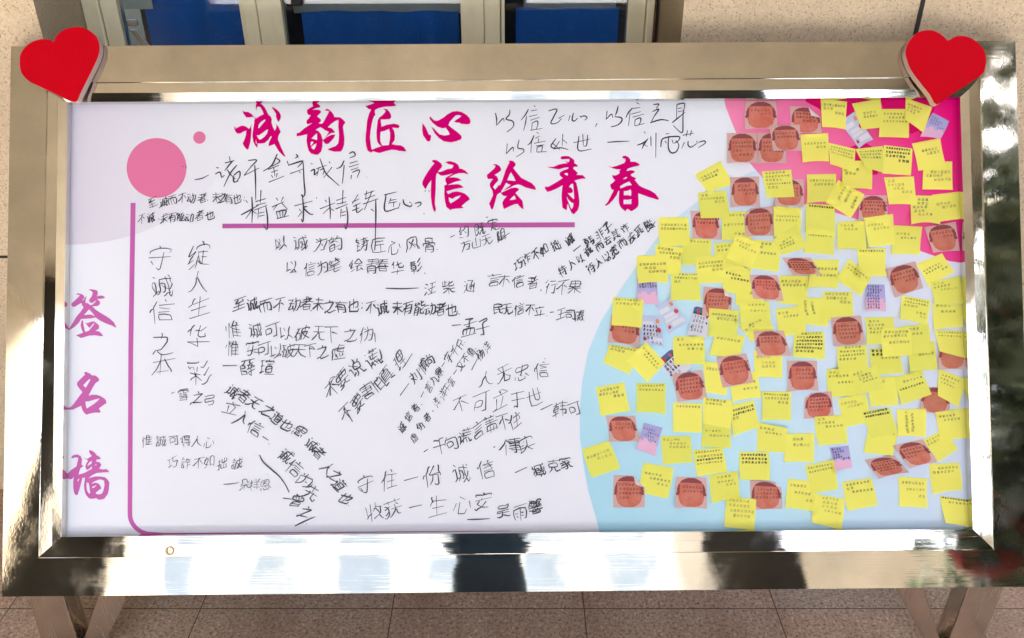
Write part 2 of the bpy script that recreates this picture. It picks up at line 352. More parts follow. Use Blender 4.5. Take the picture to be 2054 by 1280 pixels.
o = b.make('window_row', plain('dull_glass', (.30, .33, .36), .3), fb)
M_leaf = mat('palm_leaf', (.05, .095, .03), .5); _l = noise(M_leaf, geo(M_leaf), 5, 2)
_lc = ramp(M_leaf, _l, [(.3, (.06, .088, .055)), (.7, (.10, .12, .082))]); L(M_leaf, _lc, P(M_leaf).inputs['Base Color'])
_tl = N(M_leaf, 'ShaderNodeBsdfTranslucent'); L(M_leaf, _lc, _tl.inputs[0]); _ml = N(M_leaf, 'ShaderNodeMixShader'); _ml.inputs[0].default_value = .4
L(M_leaf, P(M_leaf).outputs[0], _ml.inputs[1]); L(M_leaf, _tl.outputs[0], _ml.inputs[2]); L(M_leaf, _ml.outputs[0], M_leaf.node_tree.nodes['Material Output'].inputs[0])
M_trunk = mat('palm_trunk', (.13, .09, .06), .9)
def palm(x, y, h, n, seed, lab):
    rd = random.Random(seed); t = empty('palm_tree', (x, y, 0), label=lab, cat='palm tree', group='palms beside the canopy')
    b = MB(); pts = [(x + .08 * math.sin(k * .5 + seed), y + .05 * math.cos(k), h * k / 8) for k in range(9)]
    b.tube(pts, [.17 - .008 * k + (.012 if k % 2 else 0) for k in range(9)], 10); b.make('trunk', M_trunk, t, smooth=True)
    b = MB()
    for i in range(n):
        az = rd.uniform(0, 6.28); el = rd.uniform(-.5, 1.3); ln = rd.uniform(1.5, 2.3); p = Vector(pts[-1]); d = Vector((math.cos(az) * math.cos(el), math.sin(az) * math.cos(el), math.sin(el))); sp = [p.copy()]
        for k in range(11):
            p = p + d * ln / 11; d = (d + Vector((0, 0, -.13))).normalized(); sp.append(p.copy())
        side = Vector((-math.sin(az), math.cos(az), 0))
        for k in range(1, 11):
            for sg in (-1, 1):
                for q in (0, .5):
                    a = sp[k].lerp(sp[k + 1], q); w_ = .55 * math.sin(math.pi * (k + q) / 12) + .12
                    dr = (side * sg + (sp[k + 1] - sp[k]).normalized() * .8 + Vector((0, 0, rd.uniform(-.45, .1)))).normalized()
                    pw = (sp[k + 1] - sp[k]).normalized() * .018
                    b.poly([a - pw, a + dr * w_ * .5 - pw * 1.2 , a + dr * w_, a + dr * w_ * .5 + pw * 1.4])
    b.make('crown', M_leaf, t)
palm(4.6, -1.3, 2.2, 40, 1, 'short bushy palm nearest the right end of the sign board')
palm(5.6, -3.6, 3.6, 40, 2, 'tall palm standing behind the short bushy one')
palm(4.5, .3, 1.1, 34, 4, 'stemless low palm clump close beside the building wall')
palm(6.6, -1.2, 4.4, 40, 3, 'tallest slender palm farthest from the canopy')
palm(-7.5, -6.5, 3.4, 36, 5, 'lone palm beyond the left pillar of the canopy')
def leafy(x, y, h, r_, seed, lab, n=6500):
    rd = random.Random(seed); t = empty('broadleaf_tree', (x, y, 0), label=lab, cat='tree')
    b = MB(); b.tube([(x, y, 0), (x + .05, y, h * .3), (x - .04, y + .05, h * .6), (x, y, h * .85)], [.1, .08, .06, .03], 9)
    for k in range(7):
        a = k * 2.4; b.tube([(x, y, h * (.2 + .08 * k)), (x + .4 * r_ * math.cos(a), y + .4 * r_ * math.sin(a), h * (.3 + .08 * k)), (x + .8 * r_ * math.cos(a), y + .8 * r_ * math.sin(a), h * (.36 + .085 * k))], [.05, .03, .012], 6)
    b.make('trunk', M_trunk, t, smooth=True)
    b = MB(); cl = [Vector((x + rd.gauss(0, .42) * r_, y + rd.gauss(0, .42) * r_, h * rd.uniform(.1, 1))) for _ in range(90)]
    for k in range(n):
        c = rd.choice(cl); p = c + Vector((rd.gauss(0, .16), rd.gauss(0, .16), rd.gauss(0, .18)))
        if p.z < .05: continue
        d = Vector((rd.gauss(0, 1), rd.gauss(0, 1), rd.gauss(-.3, .6))).normalized(); e = d.cross(Vector((rd.gauss(0, 1), rd.gauss(0, 1), rd.gauss(0, 1)))).normalized(); l_ = rd.uniform(.11, .22)
        b.poly([p, p + d * l_ * .5 + e * l_ * .28, p + d * l_, p + d * l_ * .5 - e * l_ * .28])
    b.make('crown', M_leaf, t)
leafy(3.95, -.9, 4.6, 1.1, 11, 'dense dark broadleaf tree beside the right edge of the canopy')
leafy(4.15, -2.3, 4.4, 1.1, 12, 'second dense broadleaf tree behind the parking sign')
leafy(3.75, .35, 4.0, 1.0, 13, 'dense bushy tree growing closest to the building wall')

# the photographer, whose reflection is the navy patch in the lower frame
M_skin = mat('skin', (.48, .29, .21), .5); M_navy = mat('navy_cloth', (.016, .055, .13), .8); M_jean = mat('dark_trousers', (.022, .05, .10), .8); M_hair = mat('black_hair', (.012, .01, .009), .5); M_shoe = mat('shoe', (.5, .5, .5), .6)
def skinned(name, verts, edges, rad, m, parent, lv=2):
    off = np.array(wloc(parent)); me = bpy.data.meshes.new(name); me.from_pydata([tuple(np.array(v) - off) for v in verts], edges, []); me.materials.append(m)
    o = bpy.data.objects.new(name, me); COL.objects.link(o); o.parent = parent
    md = o.modifiers.new('s', 'SKIN'); sv = me.skin_vertices
    if not sv: bpy.context.view_layer.update()
    for i, r_ in enumerate(rad): me.skin_vertices[0].data[i].radius = (r_, r_) if np.isscalar(r_) else r_
    me.skin_vertices[0].data[0].use_root = True; md.use_smooth_shade = True; sb = o.modifiers.new('u', 'SUBSURF'); sb.levels = sb.render_levels = lv
    return o
px_, py_ = -.10, -.30
pe = empty('person', (px_, py_, 0), label='person in navy jacket and dark trousers holding a phone up to photograph the board', cat='person')
def pp(x, y, z): return (px_ + x, py_ + y, z)
V_ = [pp(0, 0, .98), pp(0, .01, 1.15), pp(0, .0, 1.32), pp(0, -.01, 1.45), pp(0, .01, 1.535), pp(0, .03, 1.60), pp(0, .035, 1.68), pp(0, .02, 1.76)]
E_ = [(i, i + 1) for i in range(7)]; R_ = [(.08, .06), (.08, .06), (.10, .07), (.07, .06), (.058, .058), (.075, .09), (.082, .10), (.06, .075)]
for sg in (-1, 1):
    n0 = len(V_); V_ += [pp(.175 * sg, -.01, 1.43), pp(.29 * sg + .05, .12, 1.60), pp(.09 * sg + .10, .245, 1.87), pp(.088 * sg + .10, .258, 1.935)]
    E_ += [(3, n0), (n0, n0 + 1), (n0 + 1, n0 + 2), (n0 + 2, n0 + 3)]; R_ += [.04, .032, .028, (.036, .02)]
    n0 = len(V_); V_ += [pp(.09 * sg, 0, .90), pp(.105 * sg, .015, .50), pp(.11 * sg, -.02, .09), pp(.125 * sg, .13, .035)]
    E_ += [(0, n0), (n0, n0 + 1), (n0 + 1, n0 + 2), (n0 + 2, n0 + 3)]; R_ += [.05, .038, .03, .025]
skinned('body', V_, E_, R_, M_skin, pe)
hd = [pp(.0, .13, 1.655), pp(0, .148, 1.64)]
skinned('nose', [pp(0, .115, 1.69), pp(0, .138, 1.66), pp(0, .118, 1.648)], [(0, 1), (1, 2)], [.009, .013, .01], M_skin, pe, 1)
skinned('hair', [pp(0, -.055, 1.63), pp(0, -.05, 1.72), pp(0, .0, 1.795), pp(0, .085, 1.765)], [(0, 1), (1, 2), (2, 3)], [(.07, .05), (.088, .06), (.085, .05), (.07, .022)], M_hair, pe)
for sg in (-1, 1):
    for nm_, z_, y_, c_, r_ in (('eye', 1.692, .112, M_black, .011), ('ear', 1.675, .03, M_skin, .02)):
        xx_ = .034 * sg if nm_ == 'eye' else .09 * sg
        skinned(nm_, [pp(xx_, y_, z_ - .006), pp(xx_, y_, z_ + .006)], [(0, 1)], [r_, r_], c_, pe, 1)
    for k in range(5):       # fingers close on the phone
        if k < 4: f_ = [pp(.088 * sg + .10, .262, 1.925 + .02 * k), pp((.088 - .02) * sg + .10, .296, 1.935 + .02 * k), pp((.088 - .05) * sg + .10, .2975, 1.94 + .019 * k)]
        else: f_ = [pp(.095 * sg + .10, .262, 1.925), pp((.082) * sg + .10, .268, 1.95), pp(.06 * sg + .10, .2715, 1.965)]
        skinned('finger', f_, [(0, 1), (1, 2)], [.009, .008, .0065], M_skin, pe, 1)
skinned('mouth', [pp(-.02, .122, 1.615), pp(0, .127, 1.613), pp(.02, .122, 1.615)], [(0, 1), (1, 2)], [.005, .007, .005], mat('lips', (.32, .10, .09), .5), pe, 1)
J_ = [pp(0, 0, .90), pp(0, .01, 1.15), pp(0, .0, 1.32), pp(0, -.01, 1.45), pp(0, .0, 1.50)]; JE = [(0, 1), (1, 2), (2, 3), (3, 4)]; JR = [(.185, .135), (.17, .125), (.185, .135), (.14, .105), (.075, .075)]
for sg in (-1, 1):
    n0 = len(J_); J_ += [pp(.18 * sg, -.01, 1.43), pp(.29 * sg + .05, .12, 1.60), pp(.10 * sg + .10, .23, 1.83)]; JE += [(3, n0), (n0, n0 + 1), (n0 + 1, n0 + 2)]; JR += [.078, .062, .046]
skinned('jacket', J_, JE, JR, M_navy, pe)
T_ = [pp(0, 0, 1.06), pp(0, 0, .94)]; TE = [(0, 1)]; TR_ = [(.15, .11), (.175, .13)]
for sg in (-1, 1):
    n0 = len(T_); T_ += [pp(.092 * sg, 0, .86), pp(.105 * sg, .015, .50), pp(.11 * sg, -.02, .10)]; TE += [(1, n0), (n0, n0 + 1), (n0 + 1, n0 + 2)]; TR_ += [.105, .078, .065]
    skinned('shoe', [pp(.11 * sg, -.04, .05), pp(.118 * sg, .06, .048), pp(.125 * sg, .17, .035)], [(0, 1), (1, 2)], [.048, .046, .034], M_shoe, pe)
skinned('trousers', T_, TE, TR_, M_jean, pe)
b = MB(); b.box((-.078, -.024, 1.925), (.078, -.016, 2.003)); prop(b.make('smartphone', M_black, bevel=.003), label='black phone held up sideways by the person in navy', cat='phone')
# no parking sign reflected in the frame
ns = empty('parking_sign', (3.2, -1.75, 0), label='round blue no parking sign with red ring and cross on a grey post', cat='sign')
b = MB(); b.tube([(3.2, -1.78, 0), (3.2, -1.78, 1.95)], .03, 12); b.make('post', M_handle, ns, smooth=True)
def disc(r0, r1, Y, n=40):
    b = MB()
    for i in range(n):
        a, c = 2 * math.pi * i / n, 2 * math.pi * (i + 1) / n
        pts = [(3.2 + r1 * math.cos(a), Y, 1.6 + r1 * math.sin(a)), (3.2 + r1 * math.cos(c), Y, 1.6 + r1 * math.sin(c))]
        if r0: pts += [(3.2 + r0 * math.cos(c), Y, 1.6 + r0 * math.sin(c)), (3.2 + r0 * math.cos(a), Y, 1.6 + r0 * math.sin(a))]
        else: pts += [(3.2, Y, 1.6)]
        b.poly(pts)
    return b
M_sred = mat('sign_red', (.92, .20, .22), .35); M_sblue = mat('sign_blue', (.34, .40, .74), .35)
b = disc(0, .30, -1.74); b.v += [(x, y - .01, z) for x, y, z in b.v]; n_ = len(b.f); b.f += [[i + len(b.v) // 2 for i in f][::-1] for f in b.f[:n_]]; b.m += b.m[:n_]; b.make('sign_face', M_sblue, ns)
disc(.235, .305, -1.734).make('red_ring', M_sred, ns)
b = MB()
for s_ in (1, -1):
    a = np.array([.17, 0, .17 * s_]); c = np.array([.022, 0, -.022 * s_]); o_ = np.array([3.2, -1.732 + .002 * s_, 1.6]); b.poly([o_ - a - c, o_ + a - c, o_ + a + c, o_ - a + c])
b.make('red_cross', M_sred, ns)

# ------------------------------------------------------------------ sign board
base = Cw + ray(1000, 1250) * (CAMH / -ray(1000, 1250)[2])
board = empty('sign_board', (float(BO[0]), 1.62, 0), label='large stainless steel framed display board printed white, magenta and pale blue, covered in handwriting and sticky notes', cat='sign board')
board['label'] = 'large stainless steel framed sign board with handwriting and sticky notes on its printed panel'
L0 = [(22, 93), (2036.5, 82), (2068, 1177), (4, 1197)]; L1 = [(94, 166), (1966, 154), (1995, 1103), (75, 1120)]
L2 = [(116, 187), (1944, 179), (1971, 1080), (104, 1094)]; L3 = PC
HO, HI, HB, HE = .034, .030, .028, (.0222, .0222, .0265, .0265)
def ring(name, A_, hA, B_, hB, mats, parent, back=None, seg=24, drop=None):
    "four mitred sides between two photo rectangles; top and bottom then uprights"
    b = MB(); a3 = [bd(*p, h) for p, h in zip(A_, [hA] * 4 if np.isscalar(hA) else hA)]; b3 = [bd(*p, h) for p, h in zip(B_, [hB] * 4 if np.isscalar(hB) else hB)]
    for i in range(4):
        j = (i + 1) % 4
        for k in range(seg):
            s0, s1 = k / seg, (k + 1) / seg
            b.poly([a3[i] + (a3[j] - a3[i]) * s1, a3[i] + (a3[j] - a3[i]) * s0, b3[i] + (b3[j] - b3[i]) * s0, b3[i] + (b3[j] - b3[i]) * s1], i % 2)
    if back is not None:
        for i in range(4):
            j = (i + 1) % 4; q = BN * back; b.poly([a3[i], a3[j], a3[j] - q, a3[i] - q], i % 2)
    if drop is not None:
        for i in range(4):
            j = (i + 1) % 4; q = BN * drop; b.poly([b3[j], b3[i], b3[i] - q, b3[j] - q], i % 2)
    return b.make(name, mats, parent)
MS = [M_steel, M_steel_side]
ring('outer_frame', L0, HO, L1, HO, MS, board, back=.075, drop=.0035)
def inset(A_, B_, t): return [(a[0] + (b_[0] - a[0]) * t, a[1] + (b_[1] - a[1]) * t) for a, b_ in zip(A_, B_)]
ring('inner_frame', inset(L1, L2, .02), HI, L2, HB, MS, board)
# the inner trim slopes down to the panel; its top leg looks outward, its foot leg upward
ring('bevel_trim', L2, HB - .0005, L3, HE, MS, board, drop=.0255)
b = MB(); a3 = [bd(*p, HO - .075) for p in L0]; b.poly(a3[::-1]); b.make('back_sheet', M_leg, board)
b = MB(); PE = [(118, 190), (1942, 182), (1966, 1077), (106, 1091)]; b.poly([bd(*p) for p in PE][::-1]); panel = b.make('panel', M_panel, board)

def flat(name, pts, m, h, parent=None):
    "one printed or cut shape lying on the panel, traced as outline plus holes (photo px)"
    cu = bpy.data.curves.new('t', 'CURVE'); cu.dimensions = '2D'; cu.fill_mode = 'BOTH'
    for loop in pts:
        sp = cu.splines.new('POLY'); sp.points.add(len(loop) - 1); sp.use_cyclic_u = True
        for q, (x, y) in zip(sp.points, loop): q.co = (x / 100, -y / 100, 0, 1)
    o = bpy.data.objects.new('t', cu); COL.objects.link(o)
    dg = bpy.context.evaluated_depsgraph_get(); me = bpy.data.meshes.new_from_object(o.evaluated_get(dg))
    V = np.array([v.co[:] for v in me.vertices]) * 100; F = [list(p.vertices) for p in me.polygons]
    bpy.data.objects.remove(o); bpy.data.curves.remove(cu); bpy.data.meshes.remove(me)
    W = bd(V[:, 0], -V[:, 1], h)
    out = []
    for f in F:
        n_ = np.cross(W[f[1]] - W[f[0]], W[f[2]] - W[f[0]]); out.append(f if n_.dot(BN) > 0 else f[::-1])
    return mesh(name, W, out, m, parent or panel)
def smooth_loop(p, n=3):
    p = np.array(p, float); out = []
    for i in range(len(p)):
        a, b_, c, d = p[i - 1], p[i], p[(i + 1) % len(p)], p[(i + 2) % len(p)]
        for k in range(n):
            t = k / n; out.append(.5 * ((2 * b_) + (-a + c) * t + (2 * a - 5 * b_ + 4 * c - d) * t * t + (-a + 3 * b_ - 3 * c + d) * t ** 3))
    return [tuple(q) for q in out]
def circ(cx, cy, rx, ry, n=72, a0=0, a1=2 * math.pi): return [(cx + rx * math.cos(a0 + (a1 - a0) * i / n), cy + ry * math.sin(a0 + (a1 - a0) * i / n)) for i in range(n + (a1 - a0 < 6.2))]
flat('printed_wash', [[(133, 199), (470, 198)] + [(470 - 335 * (1 - math.cos(t)) , 250 + 241 * math.sin(t)) for t in np.linspace(.15, math.pi / 2, 24)]], M_wash, .0004)
disc_l = [(1206, 1078), (1193, 1030), (1180, 985), (1170, 930), (1163, 875), (1163, 820), (1168, 765), (1180, 705), (1205, 645), (1242, 585), (1282, 525), (1322, 472), (1360, 434), (1402, 402), (1450, 370), (1512, 343), (1580, 340), (1650, 400), (1740, 430), (1830, 470), (1945, 500), (1968, 1075)]
flat('printed_disc', [disc_l[:-1] + [(1955, 900), (1966, 1074)]], M_disc, .0004)
cor = [(1449, 188), (1456, 215), (1468, 246), (1483, 282), (1502, 325), (1530, 357), (1575, 391), (1612, 410), (1680, 428), (1735, 445), (1800, 478), (1850, 505), (1905, 524), (1952, 531), (1943, 184)]
flat('printed_corner', [cor], M_corner, .0008)
M_deep = mat('print_deep_magenta', lin((206, 14, 104)), .6, 0, .03)
flat('printed_arc', [[(1600, 187), (1760, 186), (1762, 230), (1735, 262), (1700, 250), (1650, 222), (1618, 205)]], M_deep, .0011)
flat('printed_arc', [[(1690, 300), (1735, 285), (1772, 310), (1760, 350), (1715, 352), (1692, 335)]], M_deep, .0011)
flat('printed_arc', [[(1762, 190), (1880, 188), (1868, 250), (1830, 268), (1790, 262), (1775, 225)]], M_deep, .0011)
flat('printed_circle', [circ(314, 337, 60, 60)], M_pinkc, .0008)
flat('printed_circle', [circ(400, 276, 12.5, 12.5, 40)], M_pinkc, .0008)
flat('printed_rule', [[(446, 449), (1153, 446), (1153, 456), (446, 458)]], M_purple, .0008)
lo = [(262, 407), (257.5, 700), (256, 1020)] + [(256 + 46 * (1 - math.cos(t)), 1031 + 44 * math.sin(t)) for t in np.linspace(.1, math.pi / 2, 12)] + [(330, 1076.5), (700, 1074), (1024, 1071.5), (1024, 1064.5), (700, 1067), (330, 1069)] + [(265 + 38 * (1 - math.cos(t)), 1031 + 36 * math.sin(t)) for t in np.linspace(math.pi / 2, .1, 12)] + [(265, 1020), (267, 700), (272, 407)]
flat('printed_bracket', [lo], mat('print_bracket', lin((186, 96, 172)), .6, 0, .03), .0008)

TITLE = {
'诚': (465, 200, 10.667, ["228,225 260,258 350,262 410,300 495,390 520,400 600,350 680,310 660,250 610,160 560,150 535,165 522,240 510,170 515,110 540,75 580,68 650,110 700,160 740,230 780,320 830,360 855,420 848,490 880,590 920,665 945,620 955,570 935,515 990,570 1045,690 1000,770 985,850 1050,1010 1155,1230 1100,1200 1010,1110 930,980 910,950 860,975 785,995 790,930 850,800 845,775 820,800 780,860 700,930 620,938 550,935 548,1030 500,980 460,900 440,780 445,700 465,590 480,480 478,440 500,410 460,365 380,380 310,380 250,300",
 "715,425 690,430 620,480 575,540 565,610 590,600 660,520 715,450", "775,640 740,650 580,765 535,760 560,820 590,855 630,845 700,790 750,730", "515,855 535,940 520,950 510,900",
 "70,560 75,620 130,590 210,555 260,560 310,580 360,620 385,610 420,520 415,600 420,660 410,800 390,930 350,1070 320,1065 270,1010 230,940 270,850 300,760 310,665 260,680 180,725 120,725 80,690 60,640 50,600", "865,155 960,210 1020,270 1050,340 1045,400 1005,480 970,440 945,370 945,300 900,230 855,170"]),
'韵': (590, 200, 10.667, ["365,30 440,60 510,90 550,125 560,165 480,180 390,215 440,215 520,215 570,240 575,270 540,310 490,360 540,395 575,430 570,465 525,510 590,515 620,495 680,380 730,290 745,250 700,235 665,245 670,210 710,195 760,225 810,270 850,330 860,370 930,375 990,380 1050,430 1100,490 1060,540 1045,590 1060,700 1075,830 1070,960 1040,1060 1000,1110 930,1110 870,1115 790,1095 710,1065 760,1040 890,990 940,940 955,850 960,740 945,580 950,430 880,460 790,520 720,590 800,610 840,650 880,705 790,715 720,760 635,850 700,760 745,690 660,655 600,610 560,590 520,610 460,645 530,680 580,750 605,850 630,858 700,800 790,755 885,745 850,820 790,890 740,940 690,955 650,930 620,875 608,885 605,1010 580,1110 510,1180 440,1175 360,1150 310,1090 280,980 265,870 278,740 180,765 60,785 50,760 60,715 110,705 220,610 390,500 280,530 265,490 265,450 310,400 355,335 300,325 275,280 275,220 330,180 405,140 390,90",
 "490,720 440,760 370,830 430,850 490,865", "360,905 390,895 415,915 370,980 355,990 350,940", "370,1005 430,958 480,935 460,1010 425,1070 385,1050 365,1022"]),
'匠': (725, 195, 10.667, ["75,180 120,185 260,130 420,80 530,75 650,80 690,120 750,185 640,200 560,200 450,215 370,235 295,270 285,310 300,380 265,420 240,490 215,600 195,720 183,860 195,970 215,1110 235,1125 300,1090 425,1050 380,1010 340,960 325,860 322,750 335,600 350,490 385,430 450,385 500,330 518,290 460,245 540,255 590,300 630,370 638,430 610,470 530,475 410,478 420,550 428,635 540,590 700,565 790,590 820,625 790,665 740,660 660,650 700,730 718,830 710,920 650,1005 740,1025 840,1030 910,1070 965,1160 920,1160 800,1150 760,1135 650,1125 520,1155 390,1195 340,1185 240,1155 225,1190 170,1170 130,1140 105,1050 88,930 90,820 105,680 120,510 160,360 205,265 150,255",
 "410,740 490,725 590,680 612,760 612,880 585,1025 445,1038 405,950 400,850"]),
'心': (840, 200, 10.667, ["80,500 150,600 215,750 250,750 265,790 250,870 225,895 180,890 90,760 72,650", "245,355 290,410 330,445 380,455 440,435 530,380 620,310 720,255 820,245 920,265 1030,330 1090,400 1110,470 1090,520 1030,530 910,520 870,495 810,490 750,470 800,430 880,380 910,345 850,330 790,340 740,390 660,480 635,545 700,600 820,690 910,770 918,810 905,850 800,890 690,915 540,895 430,820 340,720 300,640 262,575 310,610 380,680 440,740 550,770 660,745 640,690 575,600 510,615 400,580 300,500 240,420 230,380"]),
'信': (840, 310, 10.667, ["275,130 340,112 400,130 480,190 503,245 480,290 405,375 490,365 600,315 710,295 745,240 720,222 640,210 565,165 620,145 680,142 770,170 840,215 860,260 870,300 930,310 1000,350 1058,410 1045,425 980,400 860,400 760,430 640,495 760,490 840,505 920,550 820,575 740,600 620,655 720,640 840,635 900,655 965,705 870,720 740,745 650,775 600,785 600,810 630,850 720,805 810,790 900,805 990,840 1060,900 1095,960 1000,1030 915,1105 965,1140 930,1150 800,1160 690,1175 690,1200 590,1125 560,1000 545,850 550,740 543,665 600,640 570,570 570,510 600,485 640,460 730,405 600,440 500,455 450,440 405,390 375,420 365,550 362,750 350,920 345,1060 368,1170 345,1240 310,1190 275,1050 258,900 258,750 268,550 220,610 180,680 150,745 120,715 80,650 75,590 120,490 200,360 280,250 340,185 300,165", "640,915 720,950 790,905 900,875 860,930 760,1000 680,1045 650,1000"]),
'绘': (965, 310, 10.667, ["245,215 320,205 390,240 430,300 425,345 360,395 290,435 340,470 370,540 360,570 310,620 255,695 300,750 340,700 385,645 405,660 450,560 490,440 520,340 580,220 610,165 585,145 630,128 690,140 735,190 740,230 690,290 750,370 860,500 960,550 1080,610 1150,680 1180,755 1100,745 960,710 850,655 790,640 700,665 620,710 470,775 560,705 635,655 580,630 535,605 490,690 430,790 440,815 520,775 640,720 730,705 800,725 812,755 735,825 820,920 885,990 900,1080 910,1175 850,1140 780,1060 720,1065 620,1105 490,1168 470,1120 455,1030 490,960 550,890 480,885 440,850 425,812 365,840 340,870 310,980 265,1140 235,1180 210,1160 170,1050 210,970 255,870 245,780 190,690 185,630 215,570 255,525 145,525 125,480 125,435 200,370 280,300 310,245", "640,380 610,430 560,550 650,560 740,565 700,480", "710,875 660,920 610,975 680,970 745,955 730,910"]),
'青': (1085, 310, 10.667, ["410,75 450,40 520,32 590,35 650,70 710,115 718,190 760,210 795,245 770,262 710,265 690,300 740,345 790,395 760,435 830,440 890,440 930,475 965,515 880,518 800,535 720,560 760,610 785,720 810,860 825,1000 820,1100 790,1190 720,1270 690,1278 650,1240 610,1150 580,1060 562,1085 555,1195 500,1165 460,1140 450,1020 440,900 450,760 465,660 340,730 220,780 145,800 110,765 80,710 90,690 160,690 300,610 470,505 410,455 395,420 410,380 480,340 585,300 585,275 500,285 380,320 260,300 120,265 270,265 380,215 480,195 570,185 505,140 590,165 610,130 610,95 540,100 450,105", "500,405 560,395 580,415 570,450 520,430", "680,625 640,640 600,695 650,715 685,760 680,810 630,830 575,830 620,880 700,955 712,940 700,750 690,640", "548,890 585,960 640,1020 695,1045 690,1110 665,1165 640,1150 605,1060 570,970"]),
'春': (1205, 310, 10.667, ["455,65 480,35 530,25 590,55 630,100 635,155 730,155 800,185 835,215 820,240 740,255 650,280 580,305 550,350 650,335 710,350 738,372 700,395 640,430 670,470 740,495 758,520 725,540 780,610 830,670 920,715 1060,770 1160,830 1250,950 1220,970 1130,940 1020,910 900,865 805,830 805,920 812,1040 800,1110 740,1170 660,1215 620,1195 580,1165 545,1180 540,1220 470,1175 420,1120 390,1040 385,940 395,770 375,790 340,870 260,980 180,1060 120,1095 80,1090 150,1020 200,920 280,760 235,750 210,700 200,645 260,600 310,550 275,525 240,455 265,435 280,455 340,440 405,400 395,350 430,320 340,318 250,295 145,240 240,270 350,240 500,185 530,140 530,90 490,85", "475,525 540,480 570,495 530,520", "415,680 500,625 610,580 665,655 560,670 480,705 420,725", "495,785 580,775 640,745 655,800 648,885 580,870 495,875", "490,968 580,970 660,955 650,1060 570,1062 488,1062"]),
'签': (130, 575, 11.636, ["555,80 600,60 680,70 750,90 770,130 765,190 740,225 850,210 900,220 945,255 910,270 850,285 745,290 800,330 825,370 810,420 760,455 640,460 720,540 840,620 960,690 1060,760 1140,830 1205,950 1180,955 1100,910 960,860 830,800 720,720 620,740 430,755 380,755 330,840 230,940 130,1000 65,1025 110,970 170,870 270,700 360,600 440,485 400,430 390,380 280,440 240,470 190,475 150,430 160,390 250,310 340,220 350,195 265,185 290,160 350,160 430,195 460,250 400,330 440,310 470,260 510,205 500,260 475,350 490,385 540,390 580,430 640,430 740,330 720,330 640,380 590,370 560,320 580,290 630,220 655,140 620,100", "565,530 500,600 445,665 560,655 620,655 705,695 640,610",
 "395,790 425,790 440,920 470,1050 490,1055 560,1030 640,930 690,860 680,850 640,890 580,965 540,930 480,840 530,855 600,825 660,808 720,835 800,910 795,980 710,1035 790,1045 850,1090 900,1155 830,1155 700,1135 560,1145 470,1175 380,1200 310,1165 260,1135 340,1110 430,1070 390,1000 368,900"]),
'名': (125, 735, 11.636, ["505,135 560,130 640,165 690,210 770,215 820,250 860,300 850,345 790,375 740,440 690,530 610,685 700,665 800,665 880,690 980,750 1015,790 1030,855 950,910 850,985 900,1060 870,1080 760,1080 620,1105 590,1125 540,1115 490,1060 455,980 440,920 340,965 260,1005 180,1015 120,1005 90,970 190,955 260,880 350,760 470,600 360,470 340,420 350,370 420,300 530,190", "660,305 630,300 560,360 485,445 550,500", "540,820 620,815 720,785 870,745 840,790 760,860 640,940 570,985 550,920"]),
'墙': (125, 900, 11.636, ["210,210 230,165 300,140 360,140 430,185 460,250 445,370 490,410 420,460 375,610 520,565 690,470 690,405 640,460 590,495 550,475 540,400 560,340 600,290 580,265 495,220 590,240 620,210 690,175 640,110 620,50 650,32 720,65 770,110 790,150 860,190 905,240 860,250 800,255 785,305 870,320 910,370 890,420 855,470 950,490 1030,480 1070,510 1100,550 960,555 800,570 700,620 600,695 760,650 880,650 1000,670 1060,730 1098,790 1085,960 1060,1060 980,1170 900,1190 840,1190 790,1155 690,1175 620,1160 550,1080 515,970 505,850 530,680 470,680 440,800 400,950 355,1085 310,1085 275,1030 255,900 255,770 270,650 235,700 190,720 110,690 40,620 90,620 190,510 330,415 350,320 375,210 300,205 220,230", "688,285 640,310 585,385 592,402 680,355", "790,350 765,375 780,400 795,375", "370,700 350,760 365,770 400,715", "565,790 615,800 635,900 650,1040 620,1050 575,980 562,880", "685,805 760,760 850,725 900,720 975,750 985,850 960,980 920,1050 860,1070 790,1060 780,1030 850,970 910,930 880,860 840,810 760,795 700,820", "690,890 720,880 810,840 740,915 695,920"]),
}
for ch, (ox, oy, s_, loops) in TITLE.items():
    lp = [[(ox + float(a) / s_, oy + float(c) / s_) for a, c in (q.split(',') for q in l.split())] for l in loops]
    flat('printed_letter', lp, M_lilac_t if ch in '签名墙' else M_mag, .0009)

# ------------------------------------------------------------------ handwriting
CHARS = """一诺千金守诚信精益求铸匠心以正立身处世刘雨芯至而不动者未之有也能为韵风骨笔绘青春华彰汪柴涵孟子惟可破天下伪实虚薛瑄
守诚信之本绽人生华彩雪弓惟誠可得人心巧詐不如拙誠朵祥恩者天之道也思立人信一为先曾不要说谎害怕真理刘慎尚言九鼎字千斤虚洋文值杨人无忠信于世韩句盖住个事份臧克家收获生安吴馨约既定万山阻
诈诚非待去其宽隘行果民王司涛本诺金重事业友德"""
CHARS = [c for i, c in enumerate(CHARS) if c.strip() and c not in CHARS[:i]]
